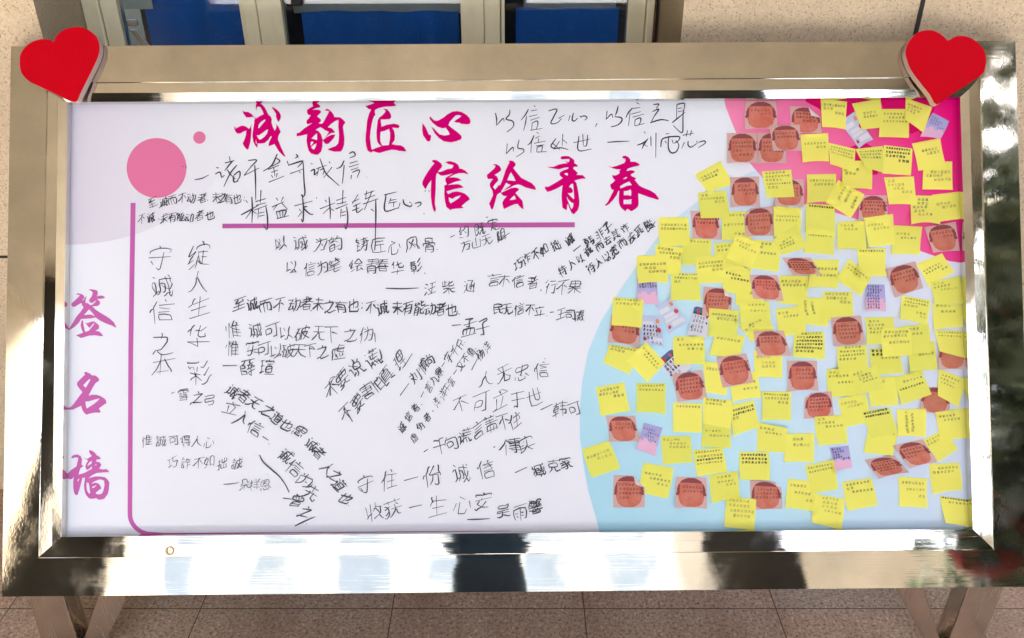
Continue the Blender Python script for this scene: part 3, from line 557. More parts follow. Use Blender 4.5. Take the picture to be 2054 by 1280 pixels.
# one line per character, strokes split by ';', points as x y on a 0-63 square with y up
GLYPH = {}
for c, e in zip(CHARS, """5 32 57 32
30 23 31 23;10 55 16 50;13 11 20 13;5 38 13 38 13 11;13 11 11 8;31 7 54 7;37 42 36 35;48 58 48 46;33 58 33 46;24 51 58 51;34 35 33 32 30 24 31 23 31 7;23 35 58 35;26 22 29 23 54 23 54 7
5 33 57 33;31 52 31 5;8 52 9 51 13 51 24 52 31 52 33 54 47 57 51 56
47 20 42 12;14 21 16 20 19 13;10 26 53 26;31 39 31 7;15 42 18 39 45 39 49 43;32 56 39 50 49 43 56 39 59 40;7 6 56 6;3 40 7 39 12 42 15 42 15 44 25 50 30 55 32 56
30 58 32 55 32 51;15 25 22 16;40 42 40 7 36 5 30 5 28 6;6 34 56 34;8 42 8 50 32 51 55 50 55 43
20 15 24 14;10 55 16 49;51 58 56 53;56 37 55 34 51 22 48 20;26 35 37 34 36 14 34 13 31 13;36 5 39 5 45 13 48 14;13 12 17 13 20 15;58 47 26 47 25 20 24 11 22 7 22 5;5 38 13 38 13 11 10 7 10 4;43 58 45 34 47 21 48 20 48 13 49 13 52 7 55 5 57 6 58 10 58 13 57 16
25 7 52 7;25 7 25 21 52 21 52 7;12 41 8 40 5 35 5 33;26 39 52 39;22 48 57 48;26 30 52 30;35 58 37 58 39 54;17 57 13 48 12 42 13 41 13 5
31 22 54 22;31 14 54 14;22 54 18 43;13 37 13 37;13 30 18 28 21 22 21 20;4 55 6 53 8 44;27 38 58 38;30 46 55 46;42 58 42 38;29 53 57 53;31 5 32 31 53 31 53 6 52 5 47 5 45 6;5 37 20 37;13 58 13 29 13 28 13 5;13 30 13 29 10 27 8 21 5 16 4 12
25 26 25 6;7 31 9 31 21 39 24 39;17 58 21 51 21 46;47 58 45 58 41 50;41 50 42 46;40 38 55 32;37 26 37 7;13 6 13 26 50 26 50 6;6 46 56 46;5 6 58 6
10 39 18 30;41 28 43 29 52 39;41 57 43 58 51 52 51 47;32 37 35 35 38 29 41 28;41 28 42 24 50 16 56 11 58 12;4 13 8 13 26 24 31 25;6 47 56 47;31 58 31 41 32 38 31 36 31 8 31 6 29 5 22 5 19 6
36 34 37 34;13 10 19 12 21 13 22 16;13 10 11 6;38 43 39 43;39 17 42 12;10 51 8 50 5 45 5 42;12 58 10 51;10 51 21 51;34 24 33 24 30 17 25 10;39 51 40 52;6 26 21 26;13 39 13 10;52 28 52 6 50 5 45 5;5 42 8 39 20 39;34 24 57 24;40 58 39 43 38 43 37 34 36 34 34 24;25 34 58 34;29 43 54 43;26 52 56 52
42 33 42 13;55 55 8 55 8 7 56 7;21 33 54 33;17 14 19 17 21 24 22 45 37 45 47 47 50 46
21 40 21 9 23 7 25 6 41 6 44 7 46 12 46 18;51 37 58 18;25 55 37 46;10 35 6 16
27 51 34 41;13 16 19 17 28 21;13 53 13 16;13 16 10 12;50 55 48 39 43 20;43 20 45 19 51 14 57 6;26 6 35 11 41 19 43 20
33 32 52 32;14 37 14 8;33 53 33 8;8 53 55 53;5 8 57 8
8 46 54 46;30 58 32 52 33 52;45 37 37 8;19 40 18 37 23 16;6 8 57 8
16 33 46 33;47 29 51 30 55 36;30 58 29 52;16 43 46 43;3 6 7 5 22 10 39 19 40 23;7 23 46 23;16 24 16 52 46 52 47 28 46 24 46 7 45 5 42 5 35 5 32 7
21 18 28 12 37 8 56 7;21 22 21 18;3 6 9 7 21 18;11 37 13 36 18 23 21 22;11 37 10 36 7 30;15 48 27 48 29 47 26 33 22 23 21 22;41 42 45 42 55 29;41 58 41 17;16 57 15 48 13 47 12 43 11 37
31 58 31 22 47 22 47 57;15 56 15 9 55 9;5 42 57 42
21 23 19 21 14 13 9 8 6 6;42 50 42 21;11 35 19 27 21 26;21 23 25 20 29 13;55 57 55 6 51 5 46 5 43 6;18 57 20 54 20 48;5 48 33 48;27 48 26 40 23 29 21 26 21 23
38 21 46 16;16 33 24 29;16 21 24 16;39 33 47 28 47 29;31 54 31 5;8 5 8 41 54 41 54 7 52 5 47 5 44 6;6 54 57 54
51 28 55 20 57 12;11 27 10 22 6 12;21 30 21 9 22 7 24 6 41 6 43 7 45 10 45 17;30 39 37 27;42 58 42 43;20 58 20 43;6 50 56 50
16 39 17 39 16 40 16 39;42 46 46 42 47 39;47 39 51 38;15 38 16 37 26 37 44 38 47 39;11 23 52 23;6 7 57 7;31 31 31 7;12 37 16 39;7 55 55 55;24 54 23 50 15 42 15 38
24 41 24 7;39 41 39 7;30 55 28 41;6 55 57 55;9 5 9 41 54 41 53 6 51 5 46 5 43 7
5 24 8 23 13 27 27 39 31 41;38 38 43 35 56 24;7 53 55 53;35 53 34 49 32 47 31 42 31 5
8 53 28 53;14 38 14 32 9 18 8 14 27 18;6 38 29 38;34 44 57 43 56 22 54 9 52 6 50 5 45 5 42 8;43 57 42 32 40 21 36 11 32 6;23 29 25 28 27 18 29 17 29 14
30 37 29 34 25 32 23 28;19 17 49 17;19 6 49 6;11 50 43 50 45 48;27 58 27 38;18 26 19 6;53 55 40 42 39 39;6 38 27 38 32 37 39 39 40 38 57 38;5 23 6 22 21 28 24 28 24 27 48 27 49 26 49 6
11 48 52 48;31 58 31 5;30 30 32 30;6 32 28 32 30 30 32 30 36 27 47 16 55 10 57 10;5 10 8 10 16 16 30 30 32 30 34 32 56 32
7 6 7 8 12 13 18 13;30 58 34 52 33 46;18 13 20 10 29 7 52 7 58 8;9 46 49 45 48 41 44 37 28 21 18 15 18 13
18 17 49 17;6 26 14 34 18 36;26 58 24 50;18 28 49 28;18 36 18 35 18 5;19 39 49 38 49 6 47 5 40 5 37 6;22 50 18 36;6 50 56 50
16 37 16 36;33 43 33 41;33 58 33 18;3 34 6 33 14 35 16 36 16 37 33 41 33 43 38 43 52 47 52 32 50 24 48 22 45 22 42 22 41 23;16 54 16 13 16 9 18 7 22 6 52 6 55 8 56 11 57 16 56 18
8 26 26 26;56 43 57 41;37 19 41 19 54 24;14 58 9 50 8 45 26 47;8 17 26 17;37 48 41 48 54 53;37 28 37 8 39 5 55 5 57 8 58 12;37 58 37 38 39 35 55 35 56 37 57 41;8 5 8 36 26 35 26 6 25 5 20 5 18 6;21 55 24 53 26 47 28 45 29 44 30 44
34 30 36 29 40 22;13 56 14 55 18 50;27 43 28 43;28 58 28 45 27 37 22 23 15 13 8 7 6 7;8 43 54 42 53 22 51 9 50 7 47 5 39 5 37 6
37 48 56 48 55 18 53 8 51 5 49 5 42 5 39 6;40 58 37 48;37 48 35 47 33 42;33 16 50 24;15 58 16 58 17 52;9 47 10 47 11 42;37 37 44 31;23 46 21 37;8 18 26 18;8 8 8 28 25 28 26 27 26 8 8 8;6 51 27 51;5 37 28 37
39 47 39 44 36 36 34 33 32 31;21 43 29 32 32 31;32 27 35 26 42 14;6 5 6 7 9 13 11 23 13 55 50 55 50 24 52 11 54 7 58 7 59 13 58 16;32 31 32 27;32 27 29 26 24 18 19 13
16 48 33 48 33 39;15 23 47 23;15 14 47 14;16 39 16 56 46 56 47 55 47 39;15 5 16 32 47 31 47 5 39 4 38 5;7 32 7 39 47 39 55 39 55 32
12 53 10 51 9 49 5 44;18 52 20 45;13 58 12 53;29 29 29 28;44 52 45 49 47 46;29 18 29 17;29 38 29 9 30 7 34 5 51 5 54 6 55 11;9 26 51 30;5 16 56 20;10 37 10 37 15 37 29 38 48 41 52 40;37 53 44 52 56 52;12 53 18 52 28 52;40 60 38 58 37 53 35 52 32 46
29 41 32 37 49 37;8 24 20 26;14 58 11 50 7 42 6 37 15 37;41 55 57 39 57 37;37 26 37 22 30 12 29 8;5 9 20 15;27 26 55 26;41 55 39 54 32 45 25 38;26 7 52 10;48 17 51 13 52 10 54 8 55 5;19 44 10 28 8 24
15 22 48 22;15 14 48 14;10 54 54 54;12 46 51 46;6 38 57 38;15 5 15 30 48 30 48 6 47 5 39 5 37 6;31 58 31 38
26 45 28 45;17 7 45 7;29 53 30 54;17 17 45 17;18 27 17 26;9 53 53 53;11 45 52 45;30 58 30 54 29 53 28 46 26 45 24 36;20 35 17 26 17 7;42 35 46 27 45 7;6 36 57 36;3 21 7 21 13 25 18 27 46 26 50 25 56 21 58 21
7 43 12 47 16 48;36 47 36 45;25 42 32 45 36 45 36 47 41 47 53 53;31 26 31 5;5 19 57 19;36 57 36 35 37 33 41 32 54 33 55 34 56 37 55 40;21 58 16 50 16 31
38 7 39 6 42 8 49 13 57 22;20 58 21 54;10 29 32 29;28 54 28 49 26 44;41 29 42 28 46 31 56 40;42 46 47 49 55 57 57 58;21 21 21 5;21 21 21 22 31 22 32 23 32 37 10 36 10 23 19 22 21 21;6 14 34 14;7 54 34 54;5 44 35 44;14 54 14 51 13 50 14 44
17 23 8 7 8 6;9 57 17 53 18 51;6 39 13 36;40 53 40 8;27 31 55 31;24 7 57 7;26 53 56 53
9 53 9 35;37 48 47 50 53 53 55 52;19 50 29 50;35 24 38 18 47 12 55 8 58 8;37 58 37 39 38 36 42 35 55 36 56 37 57 39 56 42;19 58 19 37;31 31 31 5;4 8 6 7 10 9 22 16 28 23 31 24;5 34 29 37;6 24 27 24 28 23 35 24 36 24 56 24
30 37 33 33;9 57 14 53;43 29 44 28 50 22;5 39 11 36;39 30 39 28;21 44 21 8 55 8;14 21 8 7;24 55 49 55;49 39 44 32 43 29;49 55 48 52 40 46 39 44 38 16 37 15 33 15 31 16;55 44 55 5;27 22 34 27 39 28 39 30 43 29
25 23 25 6;38 23 38 6;8 42 54 42;12 6 12 23 51 23 51 6;5 6 57 6;19 32 23 29 31 30 32 32 32 45 34 48 42 52 44 55;16 56 45 55 47 56
12 54 46 54 47 53;47 53 45 49 32 39 31 6 29 5 21 5 19 5;6 30 57 30
6 46 4 33;16 50 18 49 20 44;22 37 24 40 28 42;44 47 45 47;13 58 13 5;29 47 56 47;29 22 55 22;29 34 54 34;40 58 43 58 45 52 45 47 44 47 44 9;29 9 57 9;35 59 32 57 28 43 29 40 29 5
49 54 49 7 46 5 37 5 36 6;6 54 57 54;12 21 33 21 33 39 12 39 12 16
9 35 21 35 21 12 9 12;8 31 5 29 4 24;44 15 44 14;5 55 21 55;42 58 42 34;33 33 38 22 44 14 53 7 55 5 58 6;30 33 33 33 34 34 53 33 53 29 50 23 44 14 37 8 32 5;13 55 13 49 10 40 8 32 9 30 9 8;54 40 56 48 29 48 29 34 30 33 29 32 29 22 27 12 24 6
5 6 7 6 14 10 22 16 26 22 29 29 31 31;9 53 53 53;31 53 31 32 33 29 37 21 44 13 50 9 56 6 59 7;7 34 30 34 31 32 32 34 56 34
30 38 34 38 51 28;30 53 30 5;6 53 56 53
25 54 28 50;12 41 8 39 5 35 5 33;36 41 37 42;41 29 46 22;37 57 37 42 36 41 34 29 29 17 26 12 24 10;22 42 55 41 54 18 52 8 49 5 42 6;21 59 18 57 13 48 12 42 13 40 13 5
30 58 32 55 32 51;13 33 18 29;37 15 55 6;19 42 24 39;29 21 32 22;34 43 32 23 32 22 29 21 27 16 21 10 14 7 10 5 6 7;7 21 56 21;8 43 8 51 33 51 54 51 55 43
30 45 31 46;31 54 52 54;39 24 39 5;18 21 21 13;50 22 51 20 47 13;28 23 28 6;18 36 46 39;7 3 6 7 9 16 10 24 10 45 54 45 55 45 54 39;31 58 30 34 31 32 32 31 34 30 53 30 56 32 55 34;14 5 56 5
50 40 51 34 49 32 48 27;37 40 37 27;8 20 26 20 26 9;8 9 26 9;6 54 57 54;44 27 44 5;32 16 56 16;21 58 21 50 18 47 16 45 15 40;8 29 24 29 24 39 23 40 8 39 8 5;42 58 42 49 44 47 44 40;30 27 58 27;32 40 56 40
24 6 58 6;31 42 50 42;29 25 52 25;39 58 41 52;6 36 18 36;12 54 13 15;5 54 19 54;52 25 51 34 29 34 30 16 52 16 52 25;26 45 26 51 41 52 55 51 56 45;5 12 11 14 13 15 21 17
25 45 24 40 16 26 10 19 6 16 5 16;37 45 38 40 45 28 54 18 56 16 57 17;17 16 46 16;31 58 31 5;7 45 56 45
31 17 30 16 28 10 25 5;32 28 31 17;5 9 22 13;43 23 55 23;39 59 40 59 42 57 43 51;16 37 19 39 21 43 23 44;16 57 7 41 6 37 16 37;16 37 15 33 10 27 8 23;43 37 43 8;30 37 55 37;27 44 27 50 43 51 57 50 57 44;31 17 33 16 37 10 39 8 43 8 44 6 56 5;5 22 8 23 22 25
31 58 31 41;31 41 34 39 37 28 45 16 49 11 56 7;31 41 29 40 26 30 20 18 10 8 7 6 5 6
14 46 54 46;13 27 51 27;6 7 57 7;32 58 32 7;19 58 16 56 14 46 12 45 8 37
39 47 42 47 51 53 53 57 55 57;21 28 22 29 33 29;37 6 39 6 43 8 48 12 54 17 57 21 59 22;21 26 20 24;32 47 29 39;8 46 11 40;19 47 21 42;40 29 42 28 45 30 57 40;4 55 6 53 8 53 25 55 31 57 33 57;6 11 10 15 16 23 20 24;21 35 21 26 20 24 21 23 21 5;6 29 19 29 21 28 21 26 22 24 25 24 32 16
39 40 49 40;13 33 24 33;39 33 50 33;11 7 50 7;14 16 50 16;14 40 24 40;7 38 7 48 55 48 55 38;31 55 31 32;12 25 49 25 50 24 50 7;10 56 52 56
11 54 50 54 50 40 13 39 12 30 12 25 52 25 50 11 47 6 33 5 32 6
7 39 18 39;27 34 38 34 38 16 36 12 32 12;55 55 57 53;11 58 13 54 13 48;23 6 24 3;18 8 20 6 23 6;6 8 6 22 18 22 18 8;6 8 18 8;7 31 18 31;39 5 45 13 48 14;55 38 55 36 52 24 48 21;4 48 20 48;57 47 27 47 27 22 26 14 23 6;45 58 46 31 47 23 48 21 48 14 49 13 52 7 55 5 57 6 58 10 58 14 58 16
5 29 9 33 13 34;5 47 8 49 17 58;28 48 53 48;31 14 34 10;24 31 56 31;53 48 53 56 52 57 28 56 28 39 53 39 53 48;22 22 57 22;48 31 47 6 46 5 42 4 37 6;17 43 13 35 13 5
37 54 34 33 55 33 56 30 54 13 52 8 48 5 39 5 35 8;14 50 14 19;28 54 57 54;5 50 23 50;5 16 13 18 14 19 24 20
11 58 13 58 16 53;8 31 21 31;41 21 57 21;5 48 24 48;8 39 21 39;41 35 56 35;35 48 58 48;41 48 41 5;8 8 22 8 22 22 8 23 8 5;37 58 35 48 33 47 28 39
20 18 20 17;36 11 55 11;13 45 14 45;36 6 36 51 55 51 55 7;5 45 26 45 27 45 26 34 21 20 13 9 6 5;16 58 14 45 13 45 13 41 9 27 17 20 18 20 20 17 27 11
13 29 13 27;3 26 5 25 13 27 13 29 20 30 21 32;41 58 41 9;5 45 19 45;26 27 27 9 56 9;28 52 29 36 54 36 55 52;56 27 56 5;13 58 13 7 12 5 7 5 5 7
4 10 7 9 13 12 22 18 29 26;8 35 13 37 18 42 20 48 20 56 42 56 43 39 44 37 46 37 55 37;34 26 42 18 47 13 56 9 59 10;31 34 31 5;6 27 28 27 29 26 34 26 35 27 56 27
5 25 9 29 13 30;32 58 33 58 37 50;10 58 12 58 15 53 14 47;14 32 18 31 22 26 21 25;56 59 53 58 49 49 49 45;30 32 55 32;27 19 58 19;43 45 43 5;29 45 56 45;6 47 19 47 20 47 13 32 14 5
29 23 32 22 36 16;47 21 49 21 56 10;30 45 31 46;21 20 21 9 22 6 24 6 39 5 43 6 45 10 44 15;11 20 11 16 7 8;30 42 42 34;25 28 51 29 50 56 12 56 12 29 25 28;20 46 42 46;31 50 30 42 25 37 20 34
38 50 37 41;9 54 13 49;26 24 52 24;5 36 14 35 14 12;27 59 29 58 31 55 31 50;14 12 21 8 29 6 49 6 57 6 58 7;6 7 10 11 14 12;49 58 46 54 46 50;26 32 52 32;26 24 26 41 51 41 52 40 52 16 51 15 27 15 26 16 26 24;22 50 57 50
48 21 50 21 51 20 56 9;11 20 7 9;24 25 28 25 36 20;21 20 21 9 22 6 42 6 43 7 45 10 44 14;31 55 31 32;31 32 11 32 11 55 51 55 51 32 31 32;11 43 51 43
17 56 16 48;16 48 14 47 10 39;23 31 21 20 18 13 13 8 8 5 5 6;39 31 39 8 41 6 43 5 52 5 55 6 57 10 57 14 56 16;16 48 52 48;31 58 31 31;6 31 56 31
44 45 39 39;15 8 48 8;18 58 22 55 21 50;15 17 48 17;45 59 41 55 39 51;18 46 23 40;31 50 31 34;15 5 15 26 48 26 48 8;39 51 31 50 11 50 10 50 11 34 52 34 52 50 52 50 39 51
24 34 26 34;26 31 24 24;21 24 18 16;8 5 24 7 29 9 29 11;13 14 18 16;44 24 43 19 38 14 37 11;7 55 56 55;38 55 38 34;38 34 10 34 10 46 52 46 53 45 53 34 38 34;24 55 24 34 26 34 26 31;6 24 57 24;18 16 18 14 29 12 29 11 37 11 38 10 52 5 57 6
30 58 34 51 32 48 32 45;10 56 16 50;45 30 45 7 47 5 56 6 57 8 58 12;34 30 33 19 32 14 27 8 23 5 21 6;15 13 21 15 23 17 24 19;50 57 47 50 46 46;15 13 12 9;5 38 14 38 15 13;46 46 26 45 26 30 52 30 52 45 46 46
9 56 15 50;29 23 28 13 26 8 23 5;40 46 41 41;39 23 39 6;29 41 29 31 54 31;14 12 18 13 21 16 22 19;50 23 50 6 52 5 57 5 58 7 58 13;48 58 48 48;33 58 33 48;24 52 57 52;24 41 57 41;5 38 13 38 14 12 11 7
31 58 32 52;14 7 49 7;14 43 48 43;6 26 56 26;12 35 51 35;14 7 15 18 48 18 49 18 49 7;32 46 32 18;8 46 8 52 32 52 55 52 55 46
29 28 56 28;14 58 14 5;19 48 22 40;7 46 5 34 5 32;29 8 56 8;42 57 40 47;29 5 29 47 40 47 56 46 56 5
39 10 42 11 54 5 58 5;6 5 8 5 21 10 23 10;31 53 32 53;15 38 48 38;15 31 48 31;15 24 48 24;8 53 55 53;31 58 32 53 30 52 30 46;6 16 57 16;15 17 15 45 29 46 47 45 48 17
5 54 20 54;6 36 19 36;27 20 55 20;22 7 58 7;13 54 13 16;28 43 55 43;55 43 55 55 28 55 28 31 55 31 55 43;41 55 41 7;5 12 12 14 14 16 21 17
23 5 27 7 33 11 36 11;19 47 21 39;28 38 52 38;28 31 52 31;6 47 5 33;13 58 13 5;28 24 52 24;39 52 41 53;48 11 57 5;22 16 58 16;24 53 57 53;41 58 41 53 39 52 39 45;28 16 28 44 39 45 52 45 52 16
31 58 31 40;51 56 45 46;9 56 11 56 17 47;22 15 40 15 40 29 22 29 22 11;10 5 10 39 53 39 52 6 51 5 45 5 43 6
14 30 48 30;15 39 48 39;14 7 48 7;14 7 14 20 48 20 48 7;26 59 29 58 32 55 33 49;6 49 57 49
24 42 24 42;24 57 24 42 22 28 21 23 19 19 13 11 6 6 5 6;8 42 43 42 43 8 44 7 46 5 55 5 57 6 58 10 58 15
20 42 42 42;37 19 54 19 55 5;20 50 42 50;12 19 12 14 10 9 7 5;5 19 24 19;53 52 53 29 37 28 37 5;9 52 9 28 24 28 24 27 24 5;42 50 42 36 42 35 20 35 20 57 42 57 42 50
17 40 42 39;28 59 30 58 32 52;7 24 56 24;8 43 8 52 55 52 55 44;42 39 41 36 32 30 31 28 31 6 27 5 22 5 20 6
39 35 39 5;13 35 55 35;51 56 47 57 32 54 13 53 13 27 10 11 7 6
6 39 14 35;15 24 8 8;29 58 33 52 32 46;9 56 16 52;51 58 47 50 47 47;26 33 54 33;22 19 57 19;40 46 40 5;24 46 56 46
31 58 33 52;31 20 32 20;16 47 17 41 20 35 31 20 38 15 47 9 55 6 58 7;4 7 8 6 12 8 23 13 32 20 38 27 43 35 46 42 47 47;5 47 57 47
26 15 52 15;11 40 7 37 5 35 5 33;26 33 52 33;38 52 39 52;26 24 52 24;20 6 58 6;42 60 39 57 39 52 38 52 37 42;26 6 26 42 52 42 52 6;23 52 56 52;18 58 13 47 11 41 12 39 12 5
13 35 10 33 8 27 5 20 5 16;47 55 45 51 34 42 32 39;13 39 18 37 21 31 21 27;37 38 36 34 33 28 29 23 24 19;26 55 47 55;47 38 46 30 39 17 32 9 27 5 25 5;5 46 21 46;13 58 13 39 13 35 13 34 13 5;28 38 32 39 33 38 57 37 53 9 51 5 45 5
34 35 34 9 36 7 38 6 55 7 57 10 57 16;28 35 29 35;10 54 53 54;5 35 57 35;30 54 29 35 28 35 27 29 25 23 21 16 15 10 7 6 5 6
21 21 21 9 22 7 24 6 41 6 44 8 45 13;11 21 7 10;48 21 51 19 56 10;31 50 52 50 52 35 11 35 10 50 31 50;31 58 31 29 30 28 29 24 36 19
10 54 52 54;6 33 56 33;32 54 32 7 29 5 24 5 21 5 17 7
7 34 24 34;16 25 16 5;33 38 54 38;16 58 16 42;5 52 25 52;32 50 57 50;31 26 57 26 57 17 55 11 54 10 50 10 48 12;5 16 26 16;16 25 7 26 7 42 24 42 24 26 16 25;43 58 43 5
18 49 55 49 54 28 52 9 50 5 47 5 38 5 37 6 35 7;18 49 16 48 7 34;19 58 18 49;17 17 37 17 36 35 17 35 17 13
38 22 38 6;44 58 42 55 42 51;17 59 19 58 21 55 21 50;25 22 25 6;12 41 51 41;31 50 31 32;5 6 57 6;12 6 12 23 50 23 51 6;6 32 56 32;9 50 53 50
37 58 38 58 41 52 42 51;13 40 8 37 5 35 5 32;24 46 57 46;26 27 55 27;40 46 40 7;22 7 58 7;22 59 19 58 14 47 13 42 13 39 13 5
4 36 7 35 12 38 25 48 29 53 32 54;32 54 45 42 55 35 57 35;32 58 32 54;31 39 31 5
10 14 51 14;6 53 56 53;31 46 50 46 50 39 49 38 14 38 13 39 13 46 31 46;11 30 50 30 51 14;5 22 58 22;31 58 31 8 30 5 29 4 22 4 19 5
12 40 8 38 5 34 5 32;32 57 33 56 30 48 24 37;51 34 50 14 48 7 46 5 43 5 40 5 37 7;51 34 55 38;35 34 34 23 31 15 27 10 23 6;24 37 26 34 51 34;45 57 46 56 50 44 57 36 58 33;20 59 18 58 17 56 13 47 12 42 13 39 13 5
46 13 47 13 50 7 54 4 56 5 58 8 58 15 57 17;47 20 46 13;32 23 32 13;8 26 16 26;50 59 51 59 55 55 55 51;8 26 7 16 5 8;32 42 32 33;55 39 50 23 47 20;8 51 8 37 16 37;23 33 37 32 37 23 23 23;55 51 16 51 16 22 15 12 13 6 13 3;37 42 23 42 23 13 38 13 41 10;43 59 44 34 45 23 47 20;35 5 37 5 39 8 44 13 46 13
38 26 38 8 39 6 41 5 55 6 57 9 58 13;24 26 22 18 19 12 13 8 7 5;7 52 56 52;31 58 31 41;31 41 13 40 14 26 49 26 49 40 31 41
5 9 9 8 13 10 27 17 32 21 34 21;31 58 32 53;42 27 45 20 48 15 54 10 56 8 58 9;34 25 42 27;27 37 30 33 31 30;8 19 18 23 31 30;8 30 10 30 24 36 27 37;42 27 43 30 50 34;29 42 27 37;8 44 8 52 32 53 55 52 55 44;16 42 47 42;31 30 32 29 34 25 34 21 35 21 35 10 34 8 31 5 25 5 22 6
8 51 8 19;52 46 50 32 46 22 44 21;34 39 32 39 29 34 29 29;34 39 36 38 42 22 44 21;28 6 31 5 33 7 42 16 44 17;44 17 46 16 49 12 55 6 59 6;44 21 44 17;8 19 19 22 23 22;8 19 6 15;36 46 58 46;23 57 23 5;38 58 34 39
40 25 43 23 47 13 53 8 55 6 60 6;5 17 8 18 16 25 19 26;40 25 39 24 37 19 32 11 26 6 24 5;45 42 47 42 50 40;26 31 57 31;42 58 42 49;40 42 40 25;21 58 21 48;6 53 57 53;15 37 15 37;8 43 10 42 16 36 19 25 19 14 18 8 16 5 10 5 8 6;4 32 7 32 9 33 22 42
28 43 25 34;43 33 43 29 36 19 35 16;31 16 35 16;35 16 36 15 53 7;29 58 31 55 31 51;21 33 21 30 18 26 17 23 19 21 30 17 31 16;6 7 10 5 19 8 29 13 31 16;8 43 8 51 31 51 54 51 54 43;7 34 56 34
29 21 30 21;34 21 34 17 36 14 42 9 50 6 55 5 59 7;39 55 50 55 49 42 13 42 13 55 39 55;10 32 53 32;6 21 57 21;3 6 8 5 14 6 24 11 28 16 29 21 30 21 31 32
16 10 47 10;18 44 18 37;57 51 51 51 50 58 39 58 39 54 36 51 34 50 34 47 36 46 52 46 51 43 48 41 48 39;48 39 49 37 56 34 57 34;38 24 39 21 44 19 44 17;25 24 24 21 20 19 18 17;43 39 48 39;35 42 38 42 43 40 43 39;18 56 18 50;16 16 16 5;16 5 47 5 47 16;6 56 30 56;44 17 55 15 60 16;7 24 56 24;8 50 29 50;16 31 32 31 45 32 50 32;43 39 42 37 33 34 33 31 31 31 31 17;4 15 7 14 18 17;18 17 20 16 30 16 31 17 32 16 43 16 44 17;9 37 28 38 28 44 27 45 10 45 9 37 8 34 6 31 4 30
34 47 32 45 29 39;34 47 55 46 53 9 51 6 50 5 42 5;37 58 34 47;22 44 20 39 16 37;5 9 24 13;16 37 16 34 10 27 9 23;16 58 13 50 7 40 7 37 16 37;9 23 24 25;36 32 44 23
8 10 13 11 24 16;43 33 45 33;8 43 24 43;43 26 46 25 46 7 47 6 53 5 57 7 58 13 57 16;34 54 56 54;8 32 24 32 24 54 8 54 8 10;35 45 34 38 34 33 57 33;45 54 45 41 45 33 43 33 43 26 37 14 30 6 30 3;22 23 24 16 25 15 26 13
31 24 50 24;16 29 15 19;27 59 30 58 32 51;15 19 13 18 9 8 6 5;31 38 31 8;8 42 8 51 55 51 55 42;16 39 47 39;15 19 18 18 23 11 26 9 31 8 32 7 36 6 56 6
23 36 50 35 49 17 47 7 43 5 34 5 32 6;6 53 56 53;23 53 23 36 21 33 20 24 14 13 6 6
31 57 31 10;9 45 9 10 53 10;53 45 53 5
30 39 52 39;30 23 52 23;13 21 16 19 19 20 21 23 21 32 16 39 20 51 21 55 8 55 8 5;24 7 58 7;30 7 30 55 52 55 52 7
15 12 18 13 22 16;5 38 14 38 15 12;15 12 12 8;32 57 31 48;31 48 29 47 24 37 24 34;11 55 16 50;38 34 56 34;38 20 57 20;31 48 58 47;38 47 38 5
7 49 24 49;39 34 55 34;6 20 24 20;39 20 57 20;8 34 24 34;39 49 56 49;24 58 24 5;39 58 39 5
30 19 34 13;6 47 17 58 19 58;5 27 9 33 13 34;26 50 55 50;40 58 40 38;49 38 49 6 47 5 41 5 38 6;24 26 58 26;23 38 58 38;20 45 18 44 13 36 14 5
40 23 47 17 49 11;49 11 51 10 53 6;13 8 46 10 49 11;26 31 25 27 14 13 13 8;10 48 52 48;31 58 31 32;6 32 57 32
17 29 45 29;17 40 45 40;37 12 41 12 55 5 58 6;5 6 7 5 16 8 22 12 25 12;45 58 45 18;8 51 55 51;17 58 17 18;6 18 57 18
3 5 7 4 16 7 26 12 29 17 30 25;35 17 35 8 37 5 55 5 57 8 58 13;15 16 15 32 47 32 47 16;28 59 31 58 32 53;13 42 50 42;23 46 23 39;39 46 39 39;7 46 7 52 31 52 32 53 33 52 55 52 55 46
35 26 35 6;51 57 47 50;25 45 55 45;12 21 14 19 17 20 19 23 19 29 18 34 14 40 19 55 18 55 7 55 7 5;46 38 55 32;30 58 34 51 36 50;45 26 45 6;26 26 53 26 54 6;22 6 58 6;36 39 30 34 25 31 25 26 26 26 26 6
48 37 47 6 44 5 38 5 37 5;29 54 56 54;5 27 10 32 14 33;6 47 19 58;27 37 57 37;23 45 20 44 15 38 14 34 14 5
31 24 31 24;4 8 7 8 16 12 22 17 28 24;35 24 37 21 40 17 46 13 56 8 59 9;12 45 50 45;31 55 50 55 50 34 13 34 12 35 12 55 13 55 31 55;31 55 31 5;6 25 26 25 28 24 35 24 36 25 56 25
9 7 13 7 27 11;32 27 34 26;10 41 50 41 49 55 10 55 9 7;31 41 32 27 34 26 34 22 37 17 40 11 45 7 50 5 52 6 55 11 54 16;10 27 54 27
31 53 31 8;12 32 51 32;5 8 57 8;9 54 53 54
8 43 42 43;8 54 53 54 52 7 50 5 44 5 40 8;12 16 37 16 37 32 12 32 12 12
33 34 34 34;32 24 30 24 27 18 21 10;35 43 36 43;9 57 16 52;6 39 13 36;37 18 40 13;37 51 38 52;16 24 16 23 12 15 8 8 8 5;32 24 58 24;26 43 55 43;51 28 51 9 50 5 44 4 40 6;22 34 58 34;24 52 56 52;38 58 38 52 37 50 34 34 33 34 32 24
12 32 51 32;5 6 57 6;10 16 53 16;5 47 57 47;31 39 13 39 12 24 50 24 51 24 50 39 31 39;31 55 31 6;10 55 31 55 49 58
39 57 39 8;54 44 55 42 53 38 46 25;8 43 15 26;24 57 24 8;6 8 56 8
34 15 37 15;21 32 19 31 17 24 13 16 8 10;23 48 22 47;21 34 23 35 47 35 48 34 47 31 42 21 37 15 34 15 32 12 24 7 19 5 16 6;7 47 56 47;24 58 21 35 27 23 34 15 37 15 42 10 54 5 59 7
